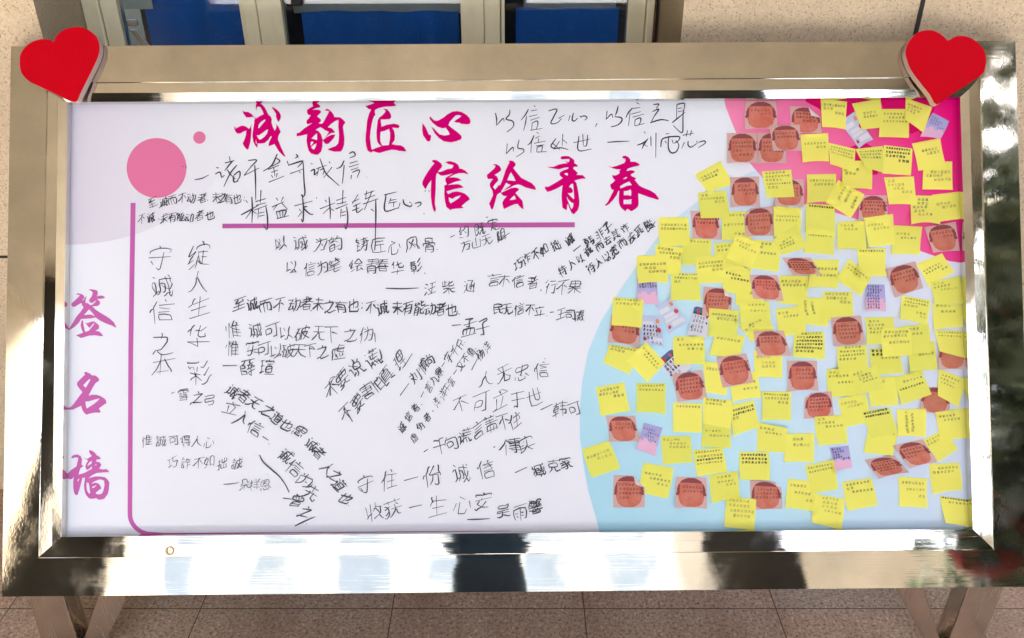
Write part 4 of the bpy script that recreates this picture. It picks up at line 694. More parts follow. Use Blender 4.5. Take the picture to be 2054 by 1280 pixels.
39 53 40 53;5 27 9 32 13 33;31 16 32 7 34 5 46 5 48 7 49 9;37 21 38 21 41 16;22 25 58 25;16 58 5 46;24 18 24 15 21 8;45 45 45 33;53 17 58 8;35 45 35 33;35 45 55 45 55 33 25 33 25 45 35 45;40 58 38 45;22 53 58 53;17 44 13 38 13 34 13 5""".split('\n')):
    GLYPH[c] = [[(float(n[i]) / 63 - .5, .5 - float(n[i + 1]) / 63) for i in range(0, len(n), 2)] for n in (st.split() for st in e.split(';'))]
KEYS = [k for k in GLYPH if len(GLYPH[k]) > 3]
def catmull(p, n=3):
    p = np.array(p, float)
    if len(p) < 3: return p
    q = np.vstack([2 * p[0] - p[1], p, 2 * p[-1] - p[-2]]); out = []
    for i in range(1, len(q) - 2):
        a, b_, c, d = q[i - 1], q[i], q[i + 1], q[i + 2]
        for k in range(n):
            t = k / n; out.append(.5 * ((2 * b_) + (-a + c) * t + (2 * a - 5 * b_ + 4 * c - d) * t * t + (-a + 3 * b_ - 3 * c + d) * t ** 3))
    out.append(p[-1]); return np.array(out)
class Ink:
    def __init__(s): s.p = []; s.f = []; s.starts = []
    def stroke(s, pts, w, sm=3):
        p = catmull(pts, sm) if sm else np.array(pts, float)
        k = np.r_[True, np.hypot(*np.diff(p, axis=0).T) > 1e-6]; p = p[k]
        if len(p) < 2: p = np.vstack([p, p + (.6 * w, .3 * w)])
        d = np.gradient(p, axis=0); d /= np.linalg.norm(d, axis=1)[:, None] + 1e-9; nn = np.stack([-d[:, 1], d[:, 0]], 1)
        t = np.linspace(0, 1, len(p)); ww = w * .5 * np.clip(.72 + .45 * np.sin(math.pi * np.minimum(t * 1.3, 1)), .6, 1.15); ww[-1] *= .65
        n0 = len(s.p); s.starts.append(n0)
        for q, n_, x in zip(p, nn, ww): s.p += [q + n_ * x, q - n_ * x]
        for i in range(len(p) - 1): s.f.append((n0 + 2 * i, n0 + 2 * i + 1, n0 + 2 * i + 3, n0 + 2 * i + 2))
    def glyph(s, ch, x, y, size, rot, w, rd, slant=.14, rough=1.0):
        if ch not in GLYPH: return
        c, sn = math.cos(R(rot)), math.sin(R(rot)); sx = size * rd.uniform(.84, 1.0); sy = size * rd.uniform(.92, 1.08); sh = rd.uniform(-.05, .25)
        sl = slant + rd.uniform(-.05, .05); bx, by = rd.uniform(-.03, .03), rd.uniform(-.04, .04)
        ph = [rd.uniform(0, 6.28) for _ in range(4)]; last = None
        for st in GLYPH[ch]:
            q = []
            for i, (u, v) in enumerate(st):
                u2 = u + .035 * rough * math.sin(6 * v + ph[0]) + rd.gauss(0, .012 * rough); v2 = v + .04 * rough * math.sin(5 * u + ph[1]) + rd.gauss(0, .012 * rough)
                v2 -= sl * u2; u2 -= sh * .35 * v2
                q.append([(u2 + bx) * sx, (v2 + by) * sy])
            q = np.array(q)
            if len(q) >= 2:       # pens overshoot at the end of a stroke
                d = q[-1] - q[-2]; q[-1] = q[-1] + d * rd.uniform(0, .16)
            X_ = x + q[:, 0] * c - q[:, 1] * sn; Y_ = y + q[:, 0] * sn + q[:, 1] * c
            pt = np.stack([X_, Y_], 1); s.stroke(pt, w * rd.uniform(.8, 1.18), 2)
            if last is not None and rough > 1 and rd.random() < .22 and .08 * size < np.hypot(*(pt[0] - last)) < .5 * size:      # the pen drags on to the next stroke
                md = (last + pt[0]) / 2 + np.array([rd.gauss(0, .05), rd.gauss(0, .05)]) * size; s.stroke([last, md, pt[0]], w * .55, 3)
            last = pt[-1]
    def clusters(s, gap):
        st = []; n0 = 0
        P_ = np.array(s.p); ids = np.zeros(len(P_), int); starts = s.starts + [len(P_)]
        bb = [(P_[a:b_].min(0) - gap / 2, P_[a:b_].max(0) + gap / 2) for a, b_ in zip(starts, starts[1:])]
        lab = list(range(len(bb)))
        def root(i):
            while lab[i] != i: i = lab[i]
            return i
        for i in range(len(bb)):
            for j in range(i):
                if (bb[i][0] < bb[j][1]).all() and (bb[j][0] < bb[i][1]).all(): lab[root(i)] = root(j)
        out = {}
        for i in range(len(bb)): out.setdefault(root(i), []).append(i)
        res = []
        for g_ in out.values():
            k = Ink()
            for i in g_:
                a, b_ = starts[i], starts[i + 1]; o_ = len(k.p); k.starts.append(o_); k.p += s.p[a:b_]
                k.f += [tuple(x - a + o_ for x in f) for f in s.f if a <= f[0] < b_]
            res.append(k)
        return res
    def make_split(s, name, m, fn, parent, gap=20):
        for k in s.clusters(gap): k.make(name, m, fn, parent)
    def make(s, name, m, fn, parent):
        if not s.f: return
        P_ = np.array(s.p); W = fn(P_); f0 = s.f[0]
        n_ = np.cross(W[f0[1]] - W[f0[0]], W[f0[2]] - W[f0[0]])
        F = s.f if n_.dot(BN) > 0 else [f[::-1] for f in s.f]
        return mesh(name, W, F, m, parent)
def on_panel(h=.0014):
    return lambda P_: bd(P_[:, 0], P_[:, 1], h)
rdh = random.Random(7)
def xy(s): return [tuple(map(float, q.split(','))) for q in s.split()]
# (view offset x, y, scale), glyph size there, rotation, pen width in photo px, text, centres, dashes
HW = """
440,450,3.804 |112|-2|2.5|以诚为韵铸匠心风骨|465,145 620,140 770,145 885,150 1085,150 1210,160 1330,165 1470,150 1605,165|1660,190 1664,196
440,450,3.804 |104|-3|2.5|以信为笔绘青春华彰|550,325 690,335 785,325 880,315 1050,310 1165,320 1245,310 1355,330 1495,320|1565,370 1570,378
440,450,3.804 |98|-2|2.5|汪柴涵|1605,490 1745,475 1905,475|1268,488 1400,492 1520,486
440,450,3.804 |98|0|3.0|至诚而不动者未之有也不诚未有能动者也|150,610 250,610 355,620 460,610 570,615 665,605 760,610 845,620 930,625 1025,625 1155,630 1245,635 1360,635 1440,635 1530,635 1605,645 1690,645 1775,650|1090,600 1094,606;1092,632 1084,645;1825,680 1832,688;702,655 696,664
440,450,3.804 |118|-2|3.0|孟子|1905,785 2015,785|1775,772 1845,766
440,450,3.804 |112|1|2.5|惟诚可以破天下之伪|105,805 270,805 400,805 500,825 635,830 760,825 860,825 1000,840 1120,840|1185,830 1190,900
440,450,3.804 |108|2|2.6|惟实可以破天下之虚|100,945 250,945 340,950 430,960 525,960 610,960 690,965 785,965 910,970|
440,450,3.804 |118|0|2.8|薛瑄|215,1090 365,1085|25,1080 135,1077
860,430,4.279 |112|2|2.5|言不信者行不果|555,565 645,570 770,575 890,585 1055,615 1145,620 1250,625|965,645 960,660
860,430,4.279 |92|1|2.7|民无信不立王司涛|595,810 675,815 775,815 865,820 950,825 1135,850 1215,860 1290,865|1040,842 1075,838;1012,870 1016,874;1330,908 1334,912
860,430,4.279 |100|-14|2.6|约既定|300,145 440,122 560,85|185,197 225,178;490,26 510,24
860,430,4.279 |88|-13|2.6|万山无阻|320,270 410,245 500,215 620,175|600,225 695,158
860,430,4.279 |86|-24|3.1|巧诈不如拙诚|765,430 840,385 920,345 990,305 1090,265 1205,215|
860,430,4.279 |86|-30|3.3|韩非子|1375,230 1465,165 1535,115|1240,318 1305,266
860,430,4.279 |76|-30|2.9|待人以诚而去其诈|1150,490 1225,430 1295,380 1365,315 1465,270 1535,225 1600,170 1685,115|
860,430,4.279 |80|-30|3.0|待人以宽而去其隘|1390,460 1455,410 1520,360 1590,315 1660,245 1740,195 1800,140 1885,92|1880,155 1945,62
640,650,3.048 |98|-34|2.8|不要说谎|85,385 145,335 230,275 325,215|45,448 80,345;370,155 382,210 350,230
640,650,3.048 |90|-36|2.8|不要害怕真理|165,540 230,480 290,410 355,365 410,310 495,225|205,598 150,500;520,260 570,180
640,650,3.048 |72|-38|2.8|刘慎尚|585,320 635,255 672,222|495,438 550,362
640,650,3.048 |54|-48|2.5|诚信者言九鼎字千斤|505,630 545,565 590,515 670,388 700,340 730,295 790,205 830,162 865,125|622,448 640,412;750,262 768,232;888,112 890,116;625,495 630,490
640,650,3.048 |50|-48|2.5|虚伪者洋洋千言文不值|580,695 620,625 660,570 720,480 755,428 782,390 806,352 865,255 895,210 930,172|822,308 842,278;692,535 700,528;955,150 958,154
640,650,3.048 |54|-46|2.6|杨洋|982,185 1026,140|932,282 968,212
640,650,3.048 |98|-6|2.4|人无忠信|1015,335 1130,300 1240,288 1365,285|1378,210 1384,214
640,650,3.048 |106|-6|2.4|不可立于世|870,490 990,475 1105,470 1210,460 1315,448|
640,650,3.048 |92|-8|2.7|韩可|1470,520 1562,518|1355,525 1428,490
640,650,3.048 |90|-16|2.7|千句谎言盖不住|740,745 808,730 888,690 970,645 1048,610 1125,592 1195,590|640,782 666,766
640,650,3.048 |92|-8|2.8|个事实|1140,760 1200,740 1265,735|1066,756 1078,748
640,650,3.048 |112|-5|2.5|守住份诚信|280,985 430,955 695,930 870,908 1020,890|520,958 605,934
640,650,3.048 |78|-8|2.7|臧克家|1345,890 1435,865 1510,850|1198,910 1272,876
640,650,3.048 |112|-4|2.5|收获生心安|340,1150 450,1130 725,1115 875,1100 1000,1075|550,1124 628,1106;905,1196 980,1194 1045,1190
640,650,3.048 |88|-6|2.7|吴雨馨|1125,1145 1230,1148 1325,1112|
260,760,4.0 |96|6|2.4|雪之弓|430,130 545,150 635,175|335,118 360,106
260,760,4.0 |102|44|3.0|诚者天之道也思诚者人之道也|832,98 918,138 1000,190 1110,255 1180,310 1258,370 1365,425 1460,525 1520,595 1590,715 1650,775 1685,850 1738,955|1320,395 1324,402;1298,434 1304,440;1755,1014 1759,1018
260,760,4.0 |118|28|2.8|立人信|815,235 905,312 1010,395|1066,462 1115,494;1116,518 1120,524
260,760,4.0 |120|38|2.9|诚信为先|1250,620 1325,715 1412,815 1462,915|1042,610 1070,665 1135,725 1200,782 1250,850 1280,912
260,760,4.0 |105|28|3.0|曾之|1345,985 1412,1070|1230,957 1310,967;1325,1182 1410,1140 1490,1106;1416,1162 1420,1166
260,760,4.0 |88|0|1.9|惟誠可得人心|140,495 255,500 355,490 450,500 540,500 630,510|
260,760,4.0 |90|0|1.9|巧詐不如拙誠|345,670 450,675 550,670 640,665 745,680 860,680|
260,760,4.0 |88|0|1.9|朵祥恩|925,850 1005,855 1088,850|752,848 820,842 880,832
120,480,2.133 |100|0|2.4|守诚信之本|422,85 435,200 440,310 435,445 435,540|
120,480,2.133 |98|0|2.4|绽人生华彩|592,70 592,180 595,285 590,420 597,572|
240,260,6.038 |122|-4|2.2|至诚而不动者未之有也|395,885 530,880 645,850 760,835 865,830 1000,830 1170,820 1240,825 1320,835 1420,830|1060,850 1066,862;1510,820 1514,826;1508,850 1502,862
240,260,6.038 |112|-3|2.2|不诚未有能动者也|265,1080 375,1065 540,1080 635,1060 735,1050 845,1060 970,1045 1090,1030|468,1080 482,1088
"""
for ln in HW.strip().split('\n'):
    of, size, rot, pw, txt, cs, ds = ln.split('|'); ox, oy, s_ = map(float, of.split(',')); ink = Ink(); pw = float(pw)
    for ch, (x, y) in zip(txt, xy(cs)): ink.glyph(ch, ox + x / s_, oy + y / s_, float(size) / s_ * 1.13, float(rot), pw * (.80 if pw < 2.7 else .88), rdh, .17, 1.5)
    for d in ds.split(';'):
        if d.strip(): ink.stroke([(ox + x / s_, oy + y / s_) for x, y in xy(d)], pw)
    ink.make_split('handwritten_line', M_ink2 if pw < 2.0 else M_ink, on_panel(), panel)
# the four largest lines, traced stroke by stroke
TR = {(1000, 0, 3.996, 2.3): """-25,905 -15,960 -18,1010;-10,1000 35,950 45,975;92,880 85,920 60,955 110,970 122,1000 105,1030 65,1060;240,875 215,920 180,965;225,930 215,990 200,1048;285,845 295,858;262,890 310,880;245,935 310,920;255,965 330,940;270,985 265,1040;270,985 310,970 315,1000 300,1040;255,1045 350,1030;400,890 468,876 440,940 420,990 470,985 505,950;480,950 528,922;575,925 560,970;600,905 590,960 610,970 635,945;650,930 665,945;660,935 690,930 710,945 690,965;790,990 775,1018;870,890 862,960;865,955 905,915 915,945;960,850 945,905 935,925;930,935 985,945 985,975 950,1005 900,1018;1075,865 1040,905 1020,945;1055,905 1040,1010;1105,822 1128,835;1080,870 1135,862;1065,915 1140,895;1075,940 1168,915;1095,960 1090,1005;1095,960 1135,945 1140,970 1125,1000;1090,1010 1170,990;1240,840 1285,835 1262,870;1235,895 1285,875 1250,930 1225,975;1215,985 1300,960 1365,968;1440,825 1450,835;1430,835 1425,960;1430,840 1490,830 1480,910;1440,870 1470,865;1440,895 1470,890;1390,985 1440,945 1495,900;1480,880 1478,960 1475,1060 1440,1045 1400,1005
70,1150 62,1230;60,1235 115,1180 118,1215;165,1120 155,1185 195,1195 200,1220 140,1260;285,1085 260,1140 232,1165;265,1130 258,1225;305,1060 322,1072;295,1110 330,1090;285,1150 378,1130;320,1110 318,1145;300,1170 365,1160;310,1180 305,1220;310,1180 350,1170 345,1215;310,1220 385,1215;460,1110 420,1170 450,1185 490,1130;435,1150 490,1200;515,1075 510,1170;515,1120 550,1150;440,1195 500,1185 560,1200;600,1145 735,1115;645,1090 640,1205 745,1195;675,1075 680,1165;715,1080 705,1165 680,1170;872,1142 960,1135 1048,1132;1165,1055 1180,1070;1110,1165 1160,1145 1200,1110;1195,1115 1165,1160 1150,1195;1150,1150 1195,1175;1220,1095 1222,1170;1262,1065 1260,1265;1340,1075 1370,1070;1300,1180 1320,1110 1445,1095 1440,1130 1405,1150;1365,1090 1360,1180 1385,1225 1425,1215 1445,1165 1420,1125;1335,1130 1345,1150;1390,1120 1400,1150;1475,1085 1565,1068;1515,1045 1505,1095;1548,1045 1535,1090;1490,1140 1468,1190;1520,1130 1520,1165 1545,1180 1590,1150;1585,1130 1600,1150;1605,1140 1650,1130 1655,1150 1600,1185""",
(240, 260, 6.038, 2.6): """765,440 768,455;800,435 810,470;908,608 1000,590 1080,548;1170,460 1205,465;1155,540 1215,515 1235,580 1270,550;1275,405 1390,375;1330,325 1340,400;1375,375 1310,450 1270,500;1420,430 1340,530 1260,695;1300,480 1340,540 1400,600;1375,560 1385,635 1440,620;1380,555 1450,505 1455,570 1420,620;1555,375 1660,370 1590,450 1505,555;1510,555 1690,465;1635,430 1645,600 1648,850""",
(460, 195, 4.102, 2.6): """395,465 350,560 278,610;385,500 415,530 350,570;320,595 410,560;345,620 400,600;365,580 375,650;345,640 360,665;395,625 385,660;325,700 450,650;548,468 562,490 540,502;475,525 490,565;490,560 605,525 560,580;500,630 610,590;608,540 615,700 622,790 605,820 590,800;575,610 585,625;670,545 685,550;668,610 700,595 700,640 730,610;715,590 800,560;740,575 720,650;745,600 780,590 770,640;745,505 790,620 850,680 905,730;845,575 775,665;820,530 830,545;945,520 920,570 880,590;945,560 930,710;985,465 1020,450 1035,480 990,500;990,545 1055,525;985,575 1065,550;1000,600 1060,580;1005,640 1000,675;1010,620 1070,600 1050,665;1128,655 1130,658
135,850 150,870;185,820 190,930 185,1035;95,970 160,935 240,890;190,920 135,1000;195,940 225,960;260,765 255,870;215,860 300,835;220,890 300,870;205,930 310,890;240,920 235,1000;300,900 315,1000 310,1090 280,1050;245,955 290,945;245,980 290,970;385,830 400,850;445,820 425,860;350,905 450,860;400,880 360,930;430,870 480,925;385,940 400,1000;385,945 465,930 450,985;415,945 420,990;440,940 440,985;390,1000 490,975;535,895 685,855;600,800 610,920 605,1025 590,1000;575,920 590,940;600,940 565,985;640,900 610,910 660,960 690,965;715,825 720,835;790,845 800,865;820,820 830,930 830,1005;745,920 870,870;825,910 770,960;840,920 860,935;935,765 930,880;880,850 960,825;885,880 965,860;875,920 975,880;920,920 915,990;965,900 975,1000 960,1085 945,1050;925,950 960,940;925,975 960,968;1060,800 1010,880;1010,865 1070,835;1020,900 1080,870;1045,880 1050,950 1100,915;1010,935 1070,910;1110,800 1195,770;1130,770 1120,840;1115,840 1200,805;1175,770 1110,930;1100,880 1225,835;1205,840 1205,1000 1200,1200;1165,920 1190,940;1275,805 1375,780;1290,800 1280,935 1390,910;1330,830 1310,880;1325,850 1375,840;1320,870 1380,860;1355,860 1350,905;1405,870 1390,920;1430,840 1440,880 1490,900 1505,880;1480,860 1500,875;1525,875 1570,865 1575,885 1545,905;1600,955 1604,962;1610,765 1614,778;1640,765 1645,778"""}
for (ox, oy, s_, pw), t in TR.items():
    for part in t.split('\n'):
        ink = Ink()
        for d in part.split(';'): ink.stroke([(ox + x / s_, oy + y / s_) for x, y in xy(d)], pw * rdh.uniform(.85, 1.1), 4)
        ink.make_split('handwritten_line', M_ink, on_panel(), panel)

# ------------------------------------------------------------------ legs
def prism(name, quad_top, quad_bot, depth, m):
    "upright steel box section whose front face passes through photo points, standing on the ground"
    b = MB(); (a, c), (e, f) = quad_top, quad_bot
    d = np.array([0, depth, 0]); b.hexa([e, f, f + d, e + d, a, c, c + d, a + d]); return b.make(name, m, board, bevel=.004)
LY = 1.60
def leg(xa, xb, ya, ta, tb, yb):
    "front face edges at photo rows ya (just under the frame) and yb, extended up behind the board and down to the ground"
    A0, B0, A1, B1 = yw(xa, ya, LY), yw(xb, ya, LY), yw(ta, yb, LY), yw(tb, yb, LY)
    def at(p, q, z): t = (z - p[2]) / (q[2] - p[2]); return p + (q - p) * t
    zt = A0[2] + .12
    return (at(A0, A1, zt), at(B0, B1, zt)), (at(A0, A1, 0), at(B0, B1, 0))
def cut(q, z0_=None):
    return q
for (xa, xb, ta, tb, nm) in ((57, 129, 80, 154, 'leg'), (1940, 2012, 1905, 1975, 'leg'), (195, 255, 168, 215, 'brace'), (1798, 1855, 1852, 1885, 'brace')):
    top, bot = leg(xa, xb, 1200 if xa < 900 else 1184, ta, tb, 1280)
    prism(nm, top, bot, .065, M_leg)
# little ring of a screw on the lower inner frame
ink = Ink(); ink.stroke(circ(340, 1105, 7.0, 7.5, 24, 0, 6.15) + [(347, 1105)], 3.8, 0); ink.make('screw_mark', mat('brass_ring', (.42, .30, .16), .3, .8), lambda P_: bd(P_[:, 0], P_[:, 1], HI + .0012), board)

# ------------------------------------------------------------------ hearts
HEART = {0: "107.5,84 100,80 82,79 65,84 50,95 41,110 39.5,125 41,140 47,152 60,164 82,175 112,189 150,205 160,190 175,160 190,130 197.5,112 200,97 197.5,82 190,70 175,59 160,54.5 145,55 130,59 117,68 110,77",
         1: "1902.5,81 1915,74 1932,72 1950,77.5 1965,89 1975,102 1978,120 1976,137 1970,149 1940,170 1907,191 1879,210 1865,190 1845,165 1827,140 1819,120 1816,105 1821,87 1830,75 1840,65.5 1855,61 1870,61 1885,67.5 1895,75"}
M_red = mat('red_foam', lin((192, 0, 24)), .7, 0, .06); M_foam = mat('pale_foam_edge', (.62, .47, .43), .75)
bump(M_red, noise(M_red, geo(M_red), 60, 4, .7), .25, .004)
L(M_red, mix(M_red, ramp(M_red, noise(M_red, geo(M_red), 16, 5, .7), [(.4, (0, 0, 0)), (.75, (.5, .5, .5))]), lin((192, 0, 24)), lin((188, 4, 30))), P(M_red).inputs['Base Color'])
for k, lab in ((0, 'thick red foam heart on the left top corner of the steel frame'), (1, 'thick red foam heart on the right top corner, beside the pale lilac note')):
    p = xy(HEART[k]); p = smooth_loop(p, 3); hb, ht = HO + .0015, HO + .021
    Wt = bd(*np.array(p).T, ht); Wb = Wt - BN * (ht - hb); n_ = len(p)
    ctr = Wt.mean(0)
    h_ = mesh('heart_ornament', np.vstack([Wt, Wb]), [[i, (i + 1) % n_, n_ + (i + 1) % n_, n_ + i] for i in range(n_)] + [list(range(n_, 2 * n_))], M_foam, origin=ctr)
    prop(h_, label=lab, cat='heart ornament', group='red hearts on the board corners')
    f_ = flat('heart_face', [[(x, y) for x, y in p]], M_red, ht + .0006, h_)

